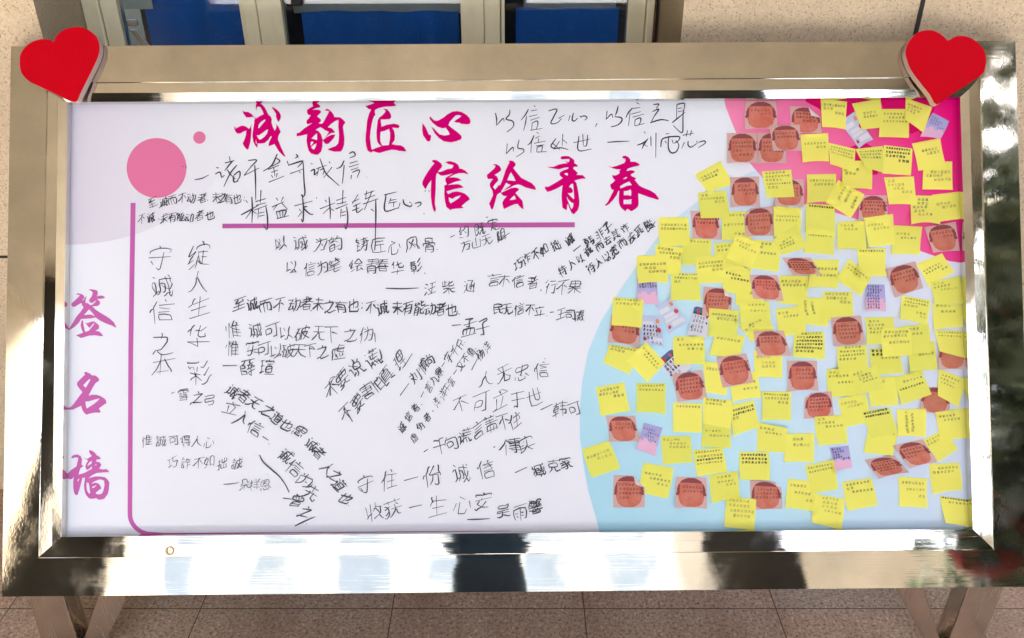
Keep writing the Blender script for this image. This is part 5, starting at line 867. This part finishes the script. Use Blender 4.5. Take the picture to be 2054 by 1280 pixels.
# ------------------------------------------------------------------ sticky notes
NOTES = """B 1 |1496 203 1556 203 1558 260 1495 260|- |.30:6,>3|faded pink face note at the top left of the magenta corner
B 1 |1584 213 1647 216 1648 267 1587 267|FTR.40 |.24:5,8,>4|pink face note with its upper right corner folded over showing white
B 0 |1458 267 1519 267 1520 327 1459 327|- |.30:9,9,3,>4|pink face note half on white, left end of its pair below the magenta corner's top
B 0 |1520 266 1577 267 1577 328 1520 328|- |.30:9,8,7|pink face note partly covered by a tilted face note on its upper right
B 2 |1543 252 1604 250 1608 303 1551 303|0,0,4,3|.30:7,7|tilted pink face note overlapping two other face notes in the magenta corner
Y 2 |1646 198 1699 204 1696 260 1649 255|0,0,4,9|.16:8,3,>3|yellow note with curled bottom, leftmost along the top edge of the magenta corner
Y 1 |1606 270 1661 267 1663 324 1610 326|- |.32:7,>3|yellow note with one short line and a right hand signature under the folded face note
Y 2 |1660 286 1716 299 1715 348 1665 329|0,0,10,9|.12:9,9,8|yellow note leaning clockwise left of the small red triangular gap
W 0 |1683 245 1714 224 1752 280 1723 298|- |-|white printed chat picture note between the top yellow notes of the magenta corner
Y 2 |1709 208 1766 198 1772 256 1729 260|0,0,5,5|.40:~4,~5|yellow note tilted left over the chat picture note near the top edge
Y 3 |1768 219 1823 219 1823 277 1763 275|- |.14:6,~5,>8|yellow note level under the gap of the top edge, wedged between two tilted notes
Y 4 |1817 197 1870 215 1852 267 1815 240|0,0,7,8|.20:5,4,3|yellow note tipped clockwise touching the tip of the right red heart
P 3 |1871 226 1904 243 1886 279 1846 274|- |.12:3,5,4,>3|pale lilac note just below the right red heart
Y 2 |1829 288 1886 277 1898 334 1842 343|0,0,4,4|.30:~5,>4|yellow note tilted left below the pale lilac note of the magenta corner
Y 1 |1852 324 1910 324 1911 381 1850 380|- |.35:>6,5,>5|yellow note hanging level under the tilted one at the right edge of the magenta corner
Y 2 |1716 299 1771 293 1775 348 1738 337|0,0,9,10|.14:9,7,7|yellow note whose left edge slants, beside the red triangular gap
Y 3 |1773 291 1830 298 1827 352 1770 348|0,0,3,3|.06:d10,d9,d6,>d3|yellow note with three dense dark lines below the chat picture note
Y 0 |1690 322 1749 323 1749 380 1690 379|- |.30:4,3|deep yellow note tucked below the red triangular gap
Y 1 |1618 350 1677 349 1678 407 1619 407|- |.20:8,>6|yellow note with one line and signature above the turned diamond note
Y 3 |1682 361 1734 390 1706 438 1657 407|0,0,4,6|V5,4,4|yellow diamond note with vertical writing left of the half hidden face note
Y 0 |1617 408 1674 412 1675 468 1616 461|- |.06:d10|yellow note with a single heavy line under the diamond note
B 1 |1724 392 1779 392 1782 446 1721 442|- |.24:d8,d9,d5,4|dark lettered face note in the magenta corner with its bottom covered by yellow
Y 2 |1773 356 1833 354 1839 411 1783 410|0,0,3,4|.12:2,5,~3,>3|yellow note with a stepped staircase of short lines in the magenta corner
Y 1 |1826 392 1884 393 1886 450 1828 450|- |.12:~3,4,4,3,~4|yellow note with a column of five short lines left of a blank looking tilted note
Y 3 |1869 391 1928 384 1934 438 1884 445|0,0,7,7|.34:f4,~f4|yellow note with faint writing pressed against the right frame in the magenta corner
B 1 |1854 456 1917 445 1925 503 1872 507|0,0,4,6|.28:7,>3|paler pink face note tilted left at the lower right of the magenta corner
Y 3 |1733 437 1791 429 1795 490 1742 496|0,0,4,6|.26:f5,~f5|yellow note tilted left covering the bottom of the dark lettered face note
Y 2 |1793 452 1850 455 1845 511 1788 510|- |.26:4,~5|yellow note with two short lines straddling the edge of pink and pale blue
Y 1 |1680 445 1733 443 1739 501 1680 500|- |.12:4,~4|yellow note with four large characters right of the stacked deep yellow note
Y 1 |1393 351 1445 323 1473 369 1419 386|0,0,3,4|.25:6,5|yellow diamond note on white at the upper left end of all the notes
Y 2 |1400 387 1456 382 1464 437 1406 438|0,0,5,5|.10:2,8,>3|yellow note overlapping the diamond note at the upper left end of the notes
B 1 |1464 356 1523 354 1525 415 1466 416|- |.28:~4,~6,>3|pink face note on the pale blue rim just right of the yellow diamond
Y 2 |1528 344 1587 340 1594 395 1538 396|0,0,4,4|.06:6,8,5,10,3|yellow note with five lines covering the left part of a face note
B 0 |1553 358 1612 360 1612 416 1555 415|- |.3:>3,>4,>3|pink face note peeking out right of a five line yellow note
B 1 |1384 423 1443 424 1447 481 1389 479|- |.26:d9,d7|pink face note with its hair covered by yellow, leftmost of its row on pale blue
Y 0 |1447 425 1505 424 1507 481 1448 482|- |.10:~6,.2,7,.2,>4|yellow note squeezed between two face notes in the upper row
B 2 |1491 420 1551 414 1553 473 1495 474|FTL.22|.28:8,9,3,>5|pink face note with its upper left corner curled back
Y 1 |1552 413 1607 418 1605 474 1553 474|- |.30:9,7|yellow note right of the corner curled face note, two lines across its middle
Y 2 |1550 480 1599 449 1618 497 1569 512|0,0,3,3|.35:~3,5,5|yellow diamond note directly right below the corner curled face note
Y 0 |1616 456 1676 462 1673 512 1612 507|- |.26:10|deep yellow note with a single thin line below a blank bottomed one
B 2 |1569 517 1626 517 1648 552 1591 552|0,0,22,20|.26:d8,d7,d8,d5|squashed pink face note whose lower half springs away from the board, upper one of two
Y 0 |1629 521 1683 521 1680 579 1620 577|- |.3:>6,.1,>6|yellow note partly behind the squashed face note in the upper middle
Y 1 |1564 553 1621 553 1618 611 1559 607|- |.18:6,~7|yellow note directly under the squashed face note of the upper middle
Y 2 |1322 436 1380 436 1383 493 1324 494|- |.24:8,9|yellow note with two tight lines at the left rim of the pale blue disc
Y 1 |1368 477 1427 481 1425 534 1369 532|- |.08:>8|plain yellow note with one line along its top under the left rim note
Y 1 |1314 490 1371 497 1367 552 1310 546|0,0,2,2|.1:5,~7,>3|yellow note tilted clockwise half behind the three line note above the lilac note
Y 2 |1278 513 1338 511 1339 568 1280 569|- |.30:8,~3,>5|yellow note with centred writing on top of a lilac note at the left rim
P 0 |1278 557 1317 557 1320 611 1279 610|- |.2:d6,d7|lilac and pink note hanging from under a yellow note at the left rim
Y 0 |1433 488 1490 484 1492 540 1436 545|- |.1:4,3|yellow note mostly hidden behind a strongly tilted one, pale blue gap on its left
Y 2 |1476 469 1529 490 1508 541 1456 517|0,0,4,8|.2:5,~6|yellow note turned well clockwise below the squeezed yellow note
Y 1 |1512 480 1568 487 1562 545 1506 538|0,0,3,3|.08:~3,~1,.05,~5|yellow note with large writing between a diamond and a strongly tilted note
Y 2 |1395 516 1454 511 1457 568 1400 569|0,0,3,4|.22:8,7,>3|yellow note with two lines and signature above the folded white striped face note
Y 1 |1452 528 1506 540 1503 595 1449 585|- |.3:d5,d~6|yellow note with bold handwriting left of a face note in the upper middle
Y 1 |1346 547 1404 549 1406 604 1345 603|- |.02:>6,9,2|yellow note with blank lower half above the blue chat picture note
B 1 |1411 575 1472 580 1466 632 1408 634|FTR.34|.30:5,7,5|pink face note with a long white folded edge along its top
B 2 |1504 551 1559 552 1572 604 1511 599|0,0,9,3|.26:6,8,>4|pink face note in the upper middle left of a pale two line note
Y 3 |1422 618 1483 623 1478 680 1420 675|0,0,2,2|.18:9,~6|yellow note covering the bottom of the white edged folded face note
Y 0 |1474 560 1530 562 1532 616 1476 612|- |.5:~4|small visible strip of yellow note left below the upper middle face note
Y 1 |1482 603 1543 604 1547 658 1487 660|- |.12:~5,.08,>5|yellow note under the upper middle face note with one dash and signature
Y 2 |1481 650 1534 627 1553 659 1507 686|0,0,3,3|.25:~4,3|yellow note twisted counter clockwise above the central face note
Y 0 |1555 620 1612 613 1618 668 1562 678|- |.15:3,~5|yellow note left of the two column vertical writing note at the centre
Y 3 |1600 597 1653 597 1661 655 1604 649|0,0,3,5|V5,4|yellow note with two vertical columns of writing at the centre of the notes
Y 1 |1651 585 1710 586 1712 643 1653 643|- |.06:7,6,>3|yellow note with two dark lines at its top right of the vertical writing note
B 2 |1511 665 1572 663 1587 714 1520 717|0,0,9,6|.26:5,6|pink face note at the centre with a green tinted shadow on its left
Y 1 |1436 665 1494 674 1483 722 1423 712|- |.22:7|yellow note slanting clockwise below the two line note, above a tilted face note
Y 1 |1594 667 1653 665 1654 722 1591 717|- |.04:>6,d9,d10,d10,d10,d5|yellow note crammed with six dark lines right of the central face note
B 1 |1666 637 1727 633 1736 690 1672 694|0,0,4,4|.30:7,6,8,~5|large pink face note right of the note crammed with dark lines
Y 2 |1703 519 1748 556 1727 594 1676 561|0,0,2,3|.15:7,5|yellow note turned far clockwise above the lilac poem note
Y 1 |1719 499 1777 498 1779 554 1722 557|- |.06:9|yellow note with one line along its top left of a tilted face note
P 1 |1736 570 1774 571 1777 625 1737 624|- |.06:d5,d6,d5,d5,d5,d5,d5,d5|lilac note filled with eight short dark lines right of the middle
B 2 |1775 540 1836 524 1852 578 1796 597|0,0,4,4|.28:7,9,>3|pink face note tilted left on pale blue at the upper right
Y 2 |1838 530 1890 508 1915 545 1862 575|0,0,3,3|.35:6,6,>2|yellow note rotated left just below the paler face note near the right frame
Y 3 |1866 566 1925 554 1935 609 1876 611|0,0,6,8|.10:f3,5,~f5|yellow note with a faint long signature line by the right frame
Y 2 |1809 593 1867 603 1859 654 1805 640|0,0,10,10|.06:9,9,4,.1,>3,>2|yellow note with a lifted lower edge right of the lilac poem note
Y 1 |1871 609 1930 611 1932 656 1874 662|- |.05:4,.1,~4|yellow note in shade below the faint signature note by the right frame
Y 1 |1735 637 1793 636 1796 692 1739 692|- |.12:3,5,4,5|yellow note with four short lines right of the large face note
Y 2 |1768 659 1826 656 1829 714 1771 717|- |.12:7,7,.1,>6|yellow note overlapping the four short line note with a long dash signature
Y 1 |1807 655 1863 650 1867 708 1812 712|- |.1:~3,.04,~4|yellow note with big writing below the one with a lifted lower edge
Y 0 |1820 690 1874 684 1881 741 1826 747|- |.40:>5|deep yellow note left of the half covered face note by the right frame
Y 2 |1875 663 1931 664 1938 719 1885 705|0,0,9,12|.06:9,8|yellow note curling off a face note by the right frame
B 0 |1883 684 1938 682 1938 741 1883 741|- |-|pink face note by the right frame with its top hidden by a curling yellow note
Y 2 |1884 740 1938 761 1922 817 1881 794|0,0,5,8|.14:6,5,5|yellow note tipped clockwise by the right frame with slanted writing
B 0 |1850 775 1905 778 1903 833 1846 826|- |-|pink face note almost covered by two tilted yellow notes at the right
Y 2 |1794 757 1848 743 1869 791 1808 812|0,0,6,6|.22:~6,.1,d9|yellow note tilted left with one bold line, its corner over a hidden face note
Y 1 |1679 696 1737 692 1741 750 1683 754|- |.02:~5,8,9,5|yellow note directly under the large face note with four lines
Y 0 |1743 700 1803 698 1812 749 1750 755|- |.06:d4,d4,.01,>5|yellow note mostly behind others with bold letters at its left edge
Y 3 |1703 750 1757 732 1775 780 1720 793|0,0,4,4|.08:3,~4,~4,>5|yellow note rotated left with four stepped lines in the right middle
Y 1 |1658 741 1716 738 1719 794 1663 798|- |.10:3,6,.1,>5|yellow note left of the four stepped lines note
Y 0 |1740 758 1797 755 1802 813 1747 816|- |.12:4|yellow note filling the gap under the rotated stepped line note
Y 1 |1680 800 1737 790 1748 844 1695 857|0,0,2,2|.18:f5,~f5|yellow note slanting left with two faint lines, right of the folded bottom face note
Y 2 |1728 827 1784 817 1801 868 1748 879|0,0,4,6|.04:d9,d10|yellow note tilted left with two bold lines across its top at the lower right
Y 2 |1799 821 1858 820 1857 877 1801 875|- |V7,6|yellow note with two long vertical columns at the lower right
Y 2 |1876 827 1934 819 1943 878 1886 883|0,0,3,5|.16:5,~5|yellow note hugging the right frame beside the vertical column note
Y 1 |1850 884 1897 859 1921 901 1882 926|0,0,2,2|.1:6,4|yellow note turned left below the one hugging the right frame
Y 0 |1744 855 1801 866 1791 914 1733 908|- |.1:>5|yellow note tilted clockwise under the bold two line note at the lower right
B 2 |1790 894 1851 881 1880 927 1826 940|0,0,16,14|.28:6,8,3|lifted pink face note leaning left, upper one of two at the lower right
B 2 |1734 923 1794 913 1824 948 1763 961|0,0,26,22|.24:d7,d8,d7,d6|squashed pink face note standing away from the board at the lower right
P 1 |1664 898 1702 894 1710 938 1676 945|- |.08:d4,d5,d3,d4,>d3|lilac and pink note poking out beside a yellow note low in the middle right
Y 1 |1223 691 1281 699 1263 751 1210 727|0,0,2,2|.06:>8,4|yellow note slanting clockwise behind the diamond at the left rim
B 0 |1226 631 1286 640 1281 697 1219 687|- |.34:8,>3|pink face note at the left rim with its hair hidden by a yellow note
Y 2 |1230 596 1291 601 1287 658 1227 653|- |.04:9,7|yellow note at the far left rim covering the top of a face note
W 1 |1287 633 1323 633 1333 698 1285 690|- |.34:d5,d6,d5,d3,>3|white winter card note with blue picture top, left of the blue chat note
W 1 |1314 613 1345 598 1381 648 1342 672|- |-|light blue printed chat note tilted left in the upper left group
W 0 |1394 612 1425 620 1418 680 1379 672|- |.34:4,4,.04,4,4|white winter card note partly under the white edged folded face note
W 0 |1318 722 1345 699 1388 735 1354 768|- |.34:d4,d4,d5,.05,3|white winter card note turned sideways behind the yellow diamond
Y 2 |1296 686 1334 728 1298 767 1256 724|0,0,3,3|.2:7,~6|yellow diamond note standing on its point at the left side
Y 1 |1351 675 1411 675 1413 731 1353 733|- |.08:2,.06,~7,>4|level yellow note with a title word just above the tilted face note on the left
Y 1 |1195 777 1252 767 1264 824 1205 835|0,0,3,3|.12:6,6,>3|yellow note tilted left, left end of the row under the diamond
Y 1 |1276 769 1336 769 1336 831 1276 827|- |.06:9,8|square level yellow note with two lines straight below the diamond's point
B 2 |1348 751 1408 742 1419 801 1359 807|0,0,4,4|.26:6,8,8,6|pink face note tilted left in the left half with four bold lines
Y 1 |1409 724 1466 731 1457 793 1416 787|0,0,3,3|.2:7|yellow note under a tilted face note, right of the title word note
B 2 |1437 717 1497 709 1511 767 1450 778|0,0,4,5|.26:8,8,>5|pink face note tilted left, next to the central face note on its lower left
Y 0 |1512 703 1569 702 1569 759 1514 757|- |.22:4,.08,~4,~4|yellow note peeking out below the central face note
Y 0 |1462 752 1518 745 1527 798 1470 806|- |.35:>4,.1,>4|yellow note below the face note that sits lower left of the centre
Y 2 |1411 797 1470 804 1466 860 1410 849|0,0,7,3|.04:6,5|yellow note with raised right bottom beside the slanted two bold line note
Y 2 |1464 814 1512 803 1523 857 1471 875|0,0,3,4|.16:d8,d9,2|yellow note tilted left with two bold lines left of the middle
B 1 |1578 724 1639 724 1642 784 1580 786|- |.28:~5,~6,~6|upright pink face note right of centre with three spread lines
Y 1 |1528 785 1587 786 1587 844 1529 843|- |.08:10,8,>3|level yellow note with two lines and initials below the upright face note
B 1 |1614 789 1668 785 1673 838 1613 840|FTL.20|.26:d8,d9,d7,4|pink face note with white folded top left corner right of the middle
Y 1 |1350 808 1408 809 1408 868 1350 866|- |.10:8|yellow note with one faint line under the tilted left half face note
Y 0 |1410 848 1467 850 1466 899 1406 896|- |.30:5,.06,>6|deep yellow note hanging below the one with a raised right bottom
Y 1 |1325 875 1385 875 1389 928 1331 933|FTR.0|.10:5,~5,~6|yellow note with three stepped lines right of the purple slip
B 1 |1215 835 1274 834 1285 885 1223 886|0,0,10,7|.30:~5,~6|pink face note near the left rim with two centred words
P 1 |1291 848 1329 858 1314 915 1276 901|- |.16:5,>5,5,>4|purple slip tilted clockwise left of the three stepped line note
Y 1 |1168 901 1221 884 1244 939 1187 958|0,0,3,4|.30:7,>4|yellow note tilted left, farthest left of all and touching the white
Y 1 |1291 928 1351 939 1339 1000 1283 987|0,0,3,3|.30:5,~6,>3|yellow note tilted clockwise between the two lowest left face notes
Y 1 |1390 903 1449 898 1459 947 1399 956|0,0,3,3|.08:9,.03,8,d9,9|yellow note with four numbered looking lines above a lowest row note
B 1 |1231 953 1293 955 1293 1018 1230 1018|FTR.36|.26:6,8,7,3|pink face note with folded corner, leftmost in the bottom row
B 1 |1356 956 1417 959 1418 1021 1355 1019|- |.30:~7,~7|flat pink face note second from the left in the bottom row
Y 0 |1422 954 1479 945 1484 998 1428 1010|- |.1:~4,.05,~5,>3|yellow note with big writing right of the flat bottom row face note
Y 1 |1518 847 1580 859 1575 908 1518 905|0,9,0,0|.14:4,~5|yellow note whose top right corner curls away, below the level initials note
Y 2 |1576 870 1633 869 1632 928 1573 927|- |.18:~3,.06,~5|level yellow note right of the curled top corner note
Y 1 |1483 906 1542 908 1544 964 1485 962|- |.08:d9,d8,d8|yellow note with three bold split lines above a bottom row face note
Y 1 |1634 836 1692 832 1700 889 1642 894|0,0,3,4|.08:2,5,>5|yellow note hiding the bottom of the white cornered face note right of the middle
Y 1 |1615 934 1672 922 1682 981 1626 991|0,0,3,3|.10:9,9|yellow note tilted left beside the lilac slip low in the middle right
Y 0 |1581 960 1640 967 1632 1026 1575 1018|- |.18:5,.1,~5,.1,>2|yellow note tilted clockwise right of the bottom row's right face note
Y 2 |1636 991 1694 1001 1687 1062 1629 1049|0,0,3,4|.06:~5,~4,~4,>5|yellow note tilted clockwise with four stepped lines at the bottom edge
Y 1 |1689 967 1748 959 1760 1014 1701 1025|0,0,3,3|.10:7,2,~6|yellow note tilted left with a shadow along its top in the bottom row
B 1 |1505 963 1566 968 1569 1021 1508 1024|FTR.18|.28:8,8,7|pink face note with bent top right corner, third in the bottom row
Y 1 |1457 995 1517 1002 1513 1063 1453 1057|0,0,3,3|.08:6,.03,6,.03,~7,.03,~5|yellow note with four well spaced lines at the bottom edge
Y 1 |1801 956 1860 960 1861 1019 1804 1016|0,0,4,6|.16:7,.08,~6,.08,>2|level yellow note with two large lines and initials at the bottom right
Y 1 |1864 931 1923 928 1930 983 1872 992|0,0,3,3|.14:~6,6|yellow note tilted left second above the lower right corner
Y 1 |1885 995 1946 1003 1951 1060 1897 1049|0,0,7,12|.02:d10,~6|yellow note curling at its left in the lower right corner of the panel"""
GX0, GY0 = 1140, 170
HG = np.zeros((920, 840))                    # height of the pile of notes over the panel, per photo px
rows = []
for i, l in enumerate(NOTES.strip().split('\n')):
    a, c, lift, txt, lab = [q.strip() for q in l.split('|')]
    k, z = a.split(); rows.append((int(z), i, k, np.array(list(map(float, c.split()))).reshape(4, 2), lift, txt, lab))
rows.sort(key=lambda r: (r[0], r[1]))
def bil(q, u, v):
    u = np.asarray(u)[..., None]; v = np.asarray(v)[..., None]
    return (q[0] * (1 - u) + q[1] * u) * (1 - v) + (q[3] * (1 - u) + q[2] * u) * v
def cls_face(u, v):
    c = np.zeros(u.shape, int); x = np.abs(u - .5)
    low = lambda rx, ry: (v >= .55) & ((x / rx) ** 2.7 + (np.abs(v - .55) / ry) ** 2.7 < 1)
    face = ((v >= .185) & (v < .55) & (x < .375 - .10 * np.maximum(0, .27 - v))) | low(.385, .41)
    hair = (v < .60) & ((x / .47) ** 2.5 + (np.maximum(.62 - v, 0) / .595) ** 2.5 < 1)
    c[low(.405, .43)] = 3; c[hair] = 1; c[face] = 2
    c[(np.hypot(u - .35, v - .245) < .017) | (np.hypot(u - .66, v - .245) < .017)] = 1
    return c
def cls_card(u, v):
    c = np.zeros(u.shape, int)
    top = (v < .27) & (v > .02 + .18 * np.maximum(0, np.abs(u - .5) - .3)); c[top] = 1
    c[top & (v > .21)] = 4; c[top & (np.hypot((u - .3) * .9, v - .16) < .08)] = 2; c[top & (np.hypot((u - .7) * .9, v - .17) < .075)] = 3
    c[(np.hypot(u - .86, (v - .30) * 1.3) < .06)] = 2; c[(np.hypot(u - .88, (v - .5) * 1.3) < .05)] = 4; c[(np.hypot(u - .1, (v - .72) * 1.3) < .05)] = 4
    return c
def cls_chat(u, v):
    c = np.zeros(u.shape, int)
    for (a, b_, e, f) in ((.05, .2, .62, .36), (.14, .42, .72, .56), (.1, .58, .8, .68), (.35, .72, .95, .9)): c[(u > a) & (u < e) & (v > b_) & (v < f)] = 1
    c[np.hypot((u - .84) * .75, v - .18) < .075] = 2; c[np.hypot((u - .86) * .75, v - .46) < .08] = 3; c[np.hypot((u - .18) * .75, v - .82) < .06] = 3
    return c
KIND = {'Y': ('sticky_note', 'sticky note', 'yellow sticky notes on the board', 14), 'B': ('face_note', 'sticky note', 'pink face notes on the board', 44),
        'P': ('lilac_note', 'sticky note', 'lilac notes on the board', 12), 'W': ('picture_note', 'sticky note', 'printed picture notes on the board', 40)}
ni = 0
for (z, i, k, q, lift, txt, lab) in rows:
    rd = random.Random(1000 + i); nm, cat, grp, n_ = KIND[k]; fold = None
    if lift == '-': hh = [.4, .4, rd.choice((3, 6, 10, 15)) + rd.uniform(0, 4), rd.choice((3, 6, 10, 15)) + rd.uniform(0, 4)]
    elif lift[0] == 'F': fold = (lift[1:3], float(lift[3:])); hh = [.4, .4, rd.uniform(1, 3), rd.uniform(1, 3)]
    else: hh = [max(.4, float(t)) for t in lift.split(',')]
    if fold and fold[1] < .05: fold = None
    hh = np.array(hh) / 1000
    g_ = np.linspace(0, 1, n_ + 1); U, V = np.meshgrid(g_, g_)                # V down the note
    U0, V0 = U.copy(), V.copy(); back = np.zeros(U.shape, bool); fa = 0
    if fold:
        fa = round(fold[1] * n_) / n_
        if fold[0] == 'TR':
            s_ = U - V - (1 - fa); back = s_ > 1e-6; U2, V2 = V + 1 - fa, U - 1 + fa
        else:
            s_ = fa - U - V; back = s_ > 1e-6; U2, V2 = fa - V, fa - U
        U = np.where(back, U * .22 + U2 * .78, U); V = np.where(back, V * .22 + V2 * .78, V)
    own = ((1 - U) * hh[0] + U * hh[1]) * (1 - V) ** 2 + ((1 - U) * hh[3] + U * hh[2]) * V ** 2 + .0003 * rd.uniform(.5, 1.5) * np.sin(math.pi * U)
    bw, bs = rd.gauss(0, .012) + .0022 * (hh[2] + hh[3]) * 500, rd.gauss(0, .014)
    bow = lambda u, v: (u + bs * np.sin(math.pi * np.clip(v, 0, 1)) * (u - .5) * 2, v - bw * np.sin(math.pi * np.clip(u, 0, 1)) * v ** 2)
    PX = bil(q, *bow(U, V))
    ix = np.clip(np.round(PX[..., 0] - GX0).astype(int), 2, HG.shape[1] - 3); iy = np.clip(np.round(PX[..., 1] - GY0).astype(int), 2, HG.shape[0] - 3)
    env = np.max([HG[iy + a, ix + b_] for a in (-2, 0, 2) for b_ in (-2, 0, 2)], axis=0) + .00035
    H = np.maximum(own + .0016, env)
    kk = max(1, n_ // 10)
    for _ in range(3):
        Q = np.pad(H, kk, mode='edge'); sm_ = (Q[:-2 * kk, kk:-kk] + Q[2 * kk:, kk:-kk] + Q[kk:-kk, :-2 * kk] + Q[kk:-kk, 2 * kk:] + 2 * H) / 6
        H = np.maximum(np.maximum(sm_, H * .3 + sm_ * .7), env)
    if fold: H = np.where(back, H + .0012 + .004 * np.minimum(1, np.abs(s_) * 4), H)
    W = bd(PX[..., 0].ravel(), PX[..., 1].ravel(), H.ravel())
    def hgt(u, v):
        x = np.clip(u, 0, 1) * n_; y = np.clip(v, 0, 1) * n_; a = np.minimum(x.astype(int), n_ - 1); b_ = np.minimum(y.astype(int), n_ - 1); fx, fy = x - a, y - b_
        return (H[b_, a] * (1 - fx) + H[b_, a + 1] * fx) * (1 - fy) + (H[b_ + 1, a] * (1 - fx) + H[b_ + 1, a + 1] * fx) * fy
    F = []; fu = []; fv = []; fb = []
    for a in range(n_):
        for b_ in range(n_):
            i00 = a * (n_ + 1) + b_; i01 = i00 + 1; i10 = i00 + n_ + 1; i11 = i10 + 1
            if fold and fold[0] == 'TR': fs = ((i00, i10, i11), (i00, i11, i01))
            elif fold: fs = ((i00, i10, i01), (i10, i11, i01))
            else: fs = ((i00, i10, i11, i01),)
            for f in fs:
                F.append(f); fu.append(np.mean([U0.flat[t] for t in f])); fv.append(np.mean([V0.flat[t] for t in f])); fb.append(any(back.flat[t] for t in f))
    fu, fv, fb = np.array(fu), np.array(fv), np.array(fb)
    if k == 'Y': mats, mi = [M_yel], np.zeros(len(F), int)
    elif k == 'P': mats, mi = [M_pur], np.zeros(len(F), int)
    elif k == 'B': mats, mi = [M_fbg, M_fhair, M_fskin, M_fline, M_back], cls_face(fu, fv)
    elif 'chat' in lab: mats, mi = [M_chat, M_white, M_cor, M_cred], cls_chat(fu, fv)
    else: mats, mi = [M_white, M_cblue, M_cred, M_cpink, M_cgreen], cls_card(fu, fv)
    if fold: mi = np.where(fb, len(mats) - 1, mi)
    note = mesh(nm, W, F, mats, mi=mi, smooth=True, uv=np.stack([U0.ravel(), V0.ravel()], 1))
    prop(note, label=lab, cat=cat, group=grp)
    # pile height
    su = np.linspace(0, 1, 110); SU, SV = np.meshgrid(su, su); sp_ = bil(q, *bow(SU, SV)); sh = hgt(SU, SV)
    if fold: sh = sh + .002
    jx = np.clip(np.round(sp_[..., 0] - GX0).astype(int), 0, HG.shape[1] - 1); jy = np.clip(np.round(sp_[..., 1] - GY0).astype(int), 0, HG.shape[0] - 1)
    np.maximum.at(HG, (jy, jx), sh)
    # writing: strokes are laid out on the unit note, then carried onto its curved paper
    if txt and txt != '-':
        hand = rd.uniform(.82, 1.12); thick = rd.uniform(.8, 1.25); inks = {}; size0 = .118 if k == 'Y' else (.105 if k == 'B' else .15); asp = 1.0 if k in 'YB' else .72
        def put(ch, u, v, s_, kind, w):
            t = inks.setdefault(kind, Ink()); t.glyph(ch, u, v, s_, rd.uniform(-3, 3), w, rd, .08, .8)
        body = txt
        if body[0] == 'V':
            for ci, ln_ in enumerate(body[1:].split(',')):
                u = .28 + ci * .26 + rd.uniform(-.03, .03); nn_ = int(ln_)
                for j in range(nn_): put(rd.choice(KEYS), u + .012 * j * rd.uniform(0, 1), .14 + .06 * ci + j * .118, .115, 'n', .0135)
        else:
            top, items = body.split(':'); v = float('0' + top if top[0] == '.' else top) + .02
            for it in items.split(','):
                if it[0] == '.': v += float('0' + it); continue
                al = 'l'; kd = 'n'
                while it and it[0] in '>~df':
                    if it[0] in '>~': al = it[0]
                    else: kd = it[0]
                    it = it[1:]
                c_ = int(it); s_ = min(size0 if c_ > 4 else size0 * 1.12, .86 / max(c_, 1)); 
                if k == 'P': s_ = min(.13, .9 / c_)
                wd = c_ * s_; mg = .17 if k == 'B' else .07
                u0 = mg if al == 'l' else (1 - wd - mg if al == '>' else min(.24, 1 - wd - .04)); u0 += rd.uniform(-.02, .03); slp = rd.uniform(-.03, .03)
                u0 = max(.03, u0)
                for j in range(c_):
                    uu = u0 + (j + .5) * s_
                    if uu < .97: put(rd.choice(KEYS), uu, v + slp * (uu - .4), s_ * .84 * hand, kd, (.018 if kd == 'd' else .0100) * thick)
                v += .135 if k != 'P' else .115
                if v > .93: break
        for kd, t in inks.items():
            P_ = np.array(t.p)
            if fold:
                inb = (P_[:, 0] - P_[:, 1] > 1 - fa) if fold[0] == 'TR' else (P_[:, 0] + P_[:, 1] < fa)
                t.f = [f for f in t.f if not any(inb[x] for x in f)]
            t.f = [f for f in t.f if all(.005 < P_[x][0] < .995 and .005 < P_[x][1] < .995 for x in f)]
            m_ = {'Y': {'d': M_pen, 'n': [M_pens, M_penm, M_penb][i % 3], 'f': M_penf}, 'B': {'d': M_penr, 'n': M_penr, 'f': M_penr}}.get(k, {'d': M_penv, 'n': M_penv, 'f': M_penv})[kd]
            def fn(P_):
                p2 = bil(q, *bow(P_[:, 0], P_[:, 1])); return bd(p2[:, 0], p2[:, 1], hgt(P_[:, 0], P_[:, 1]) + .0005)
            t.make('handwriting', m_, fn, note)
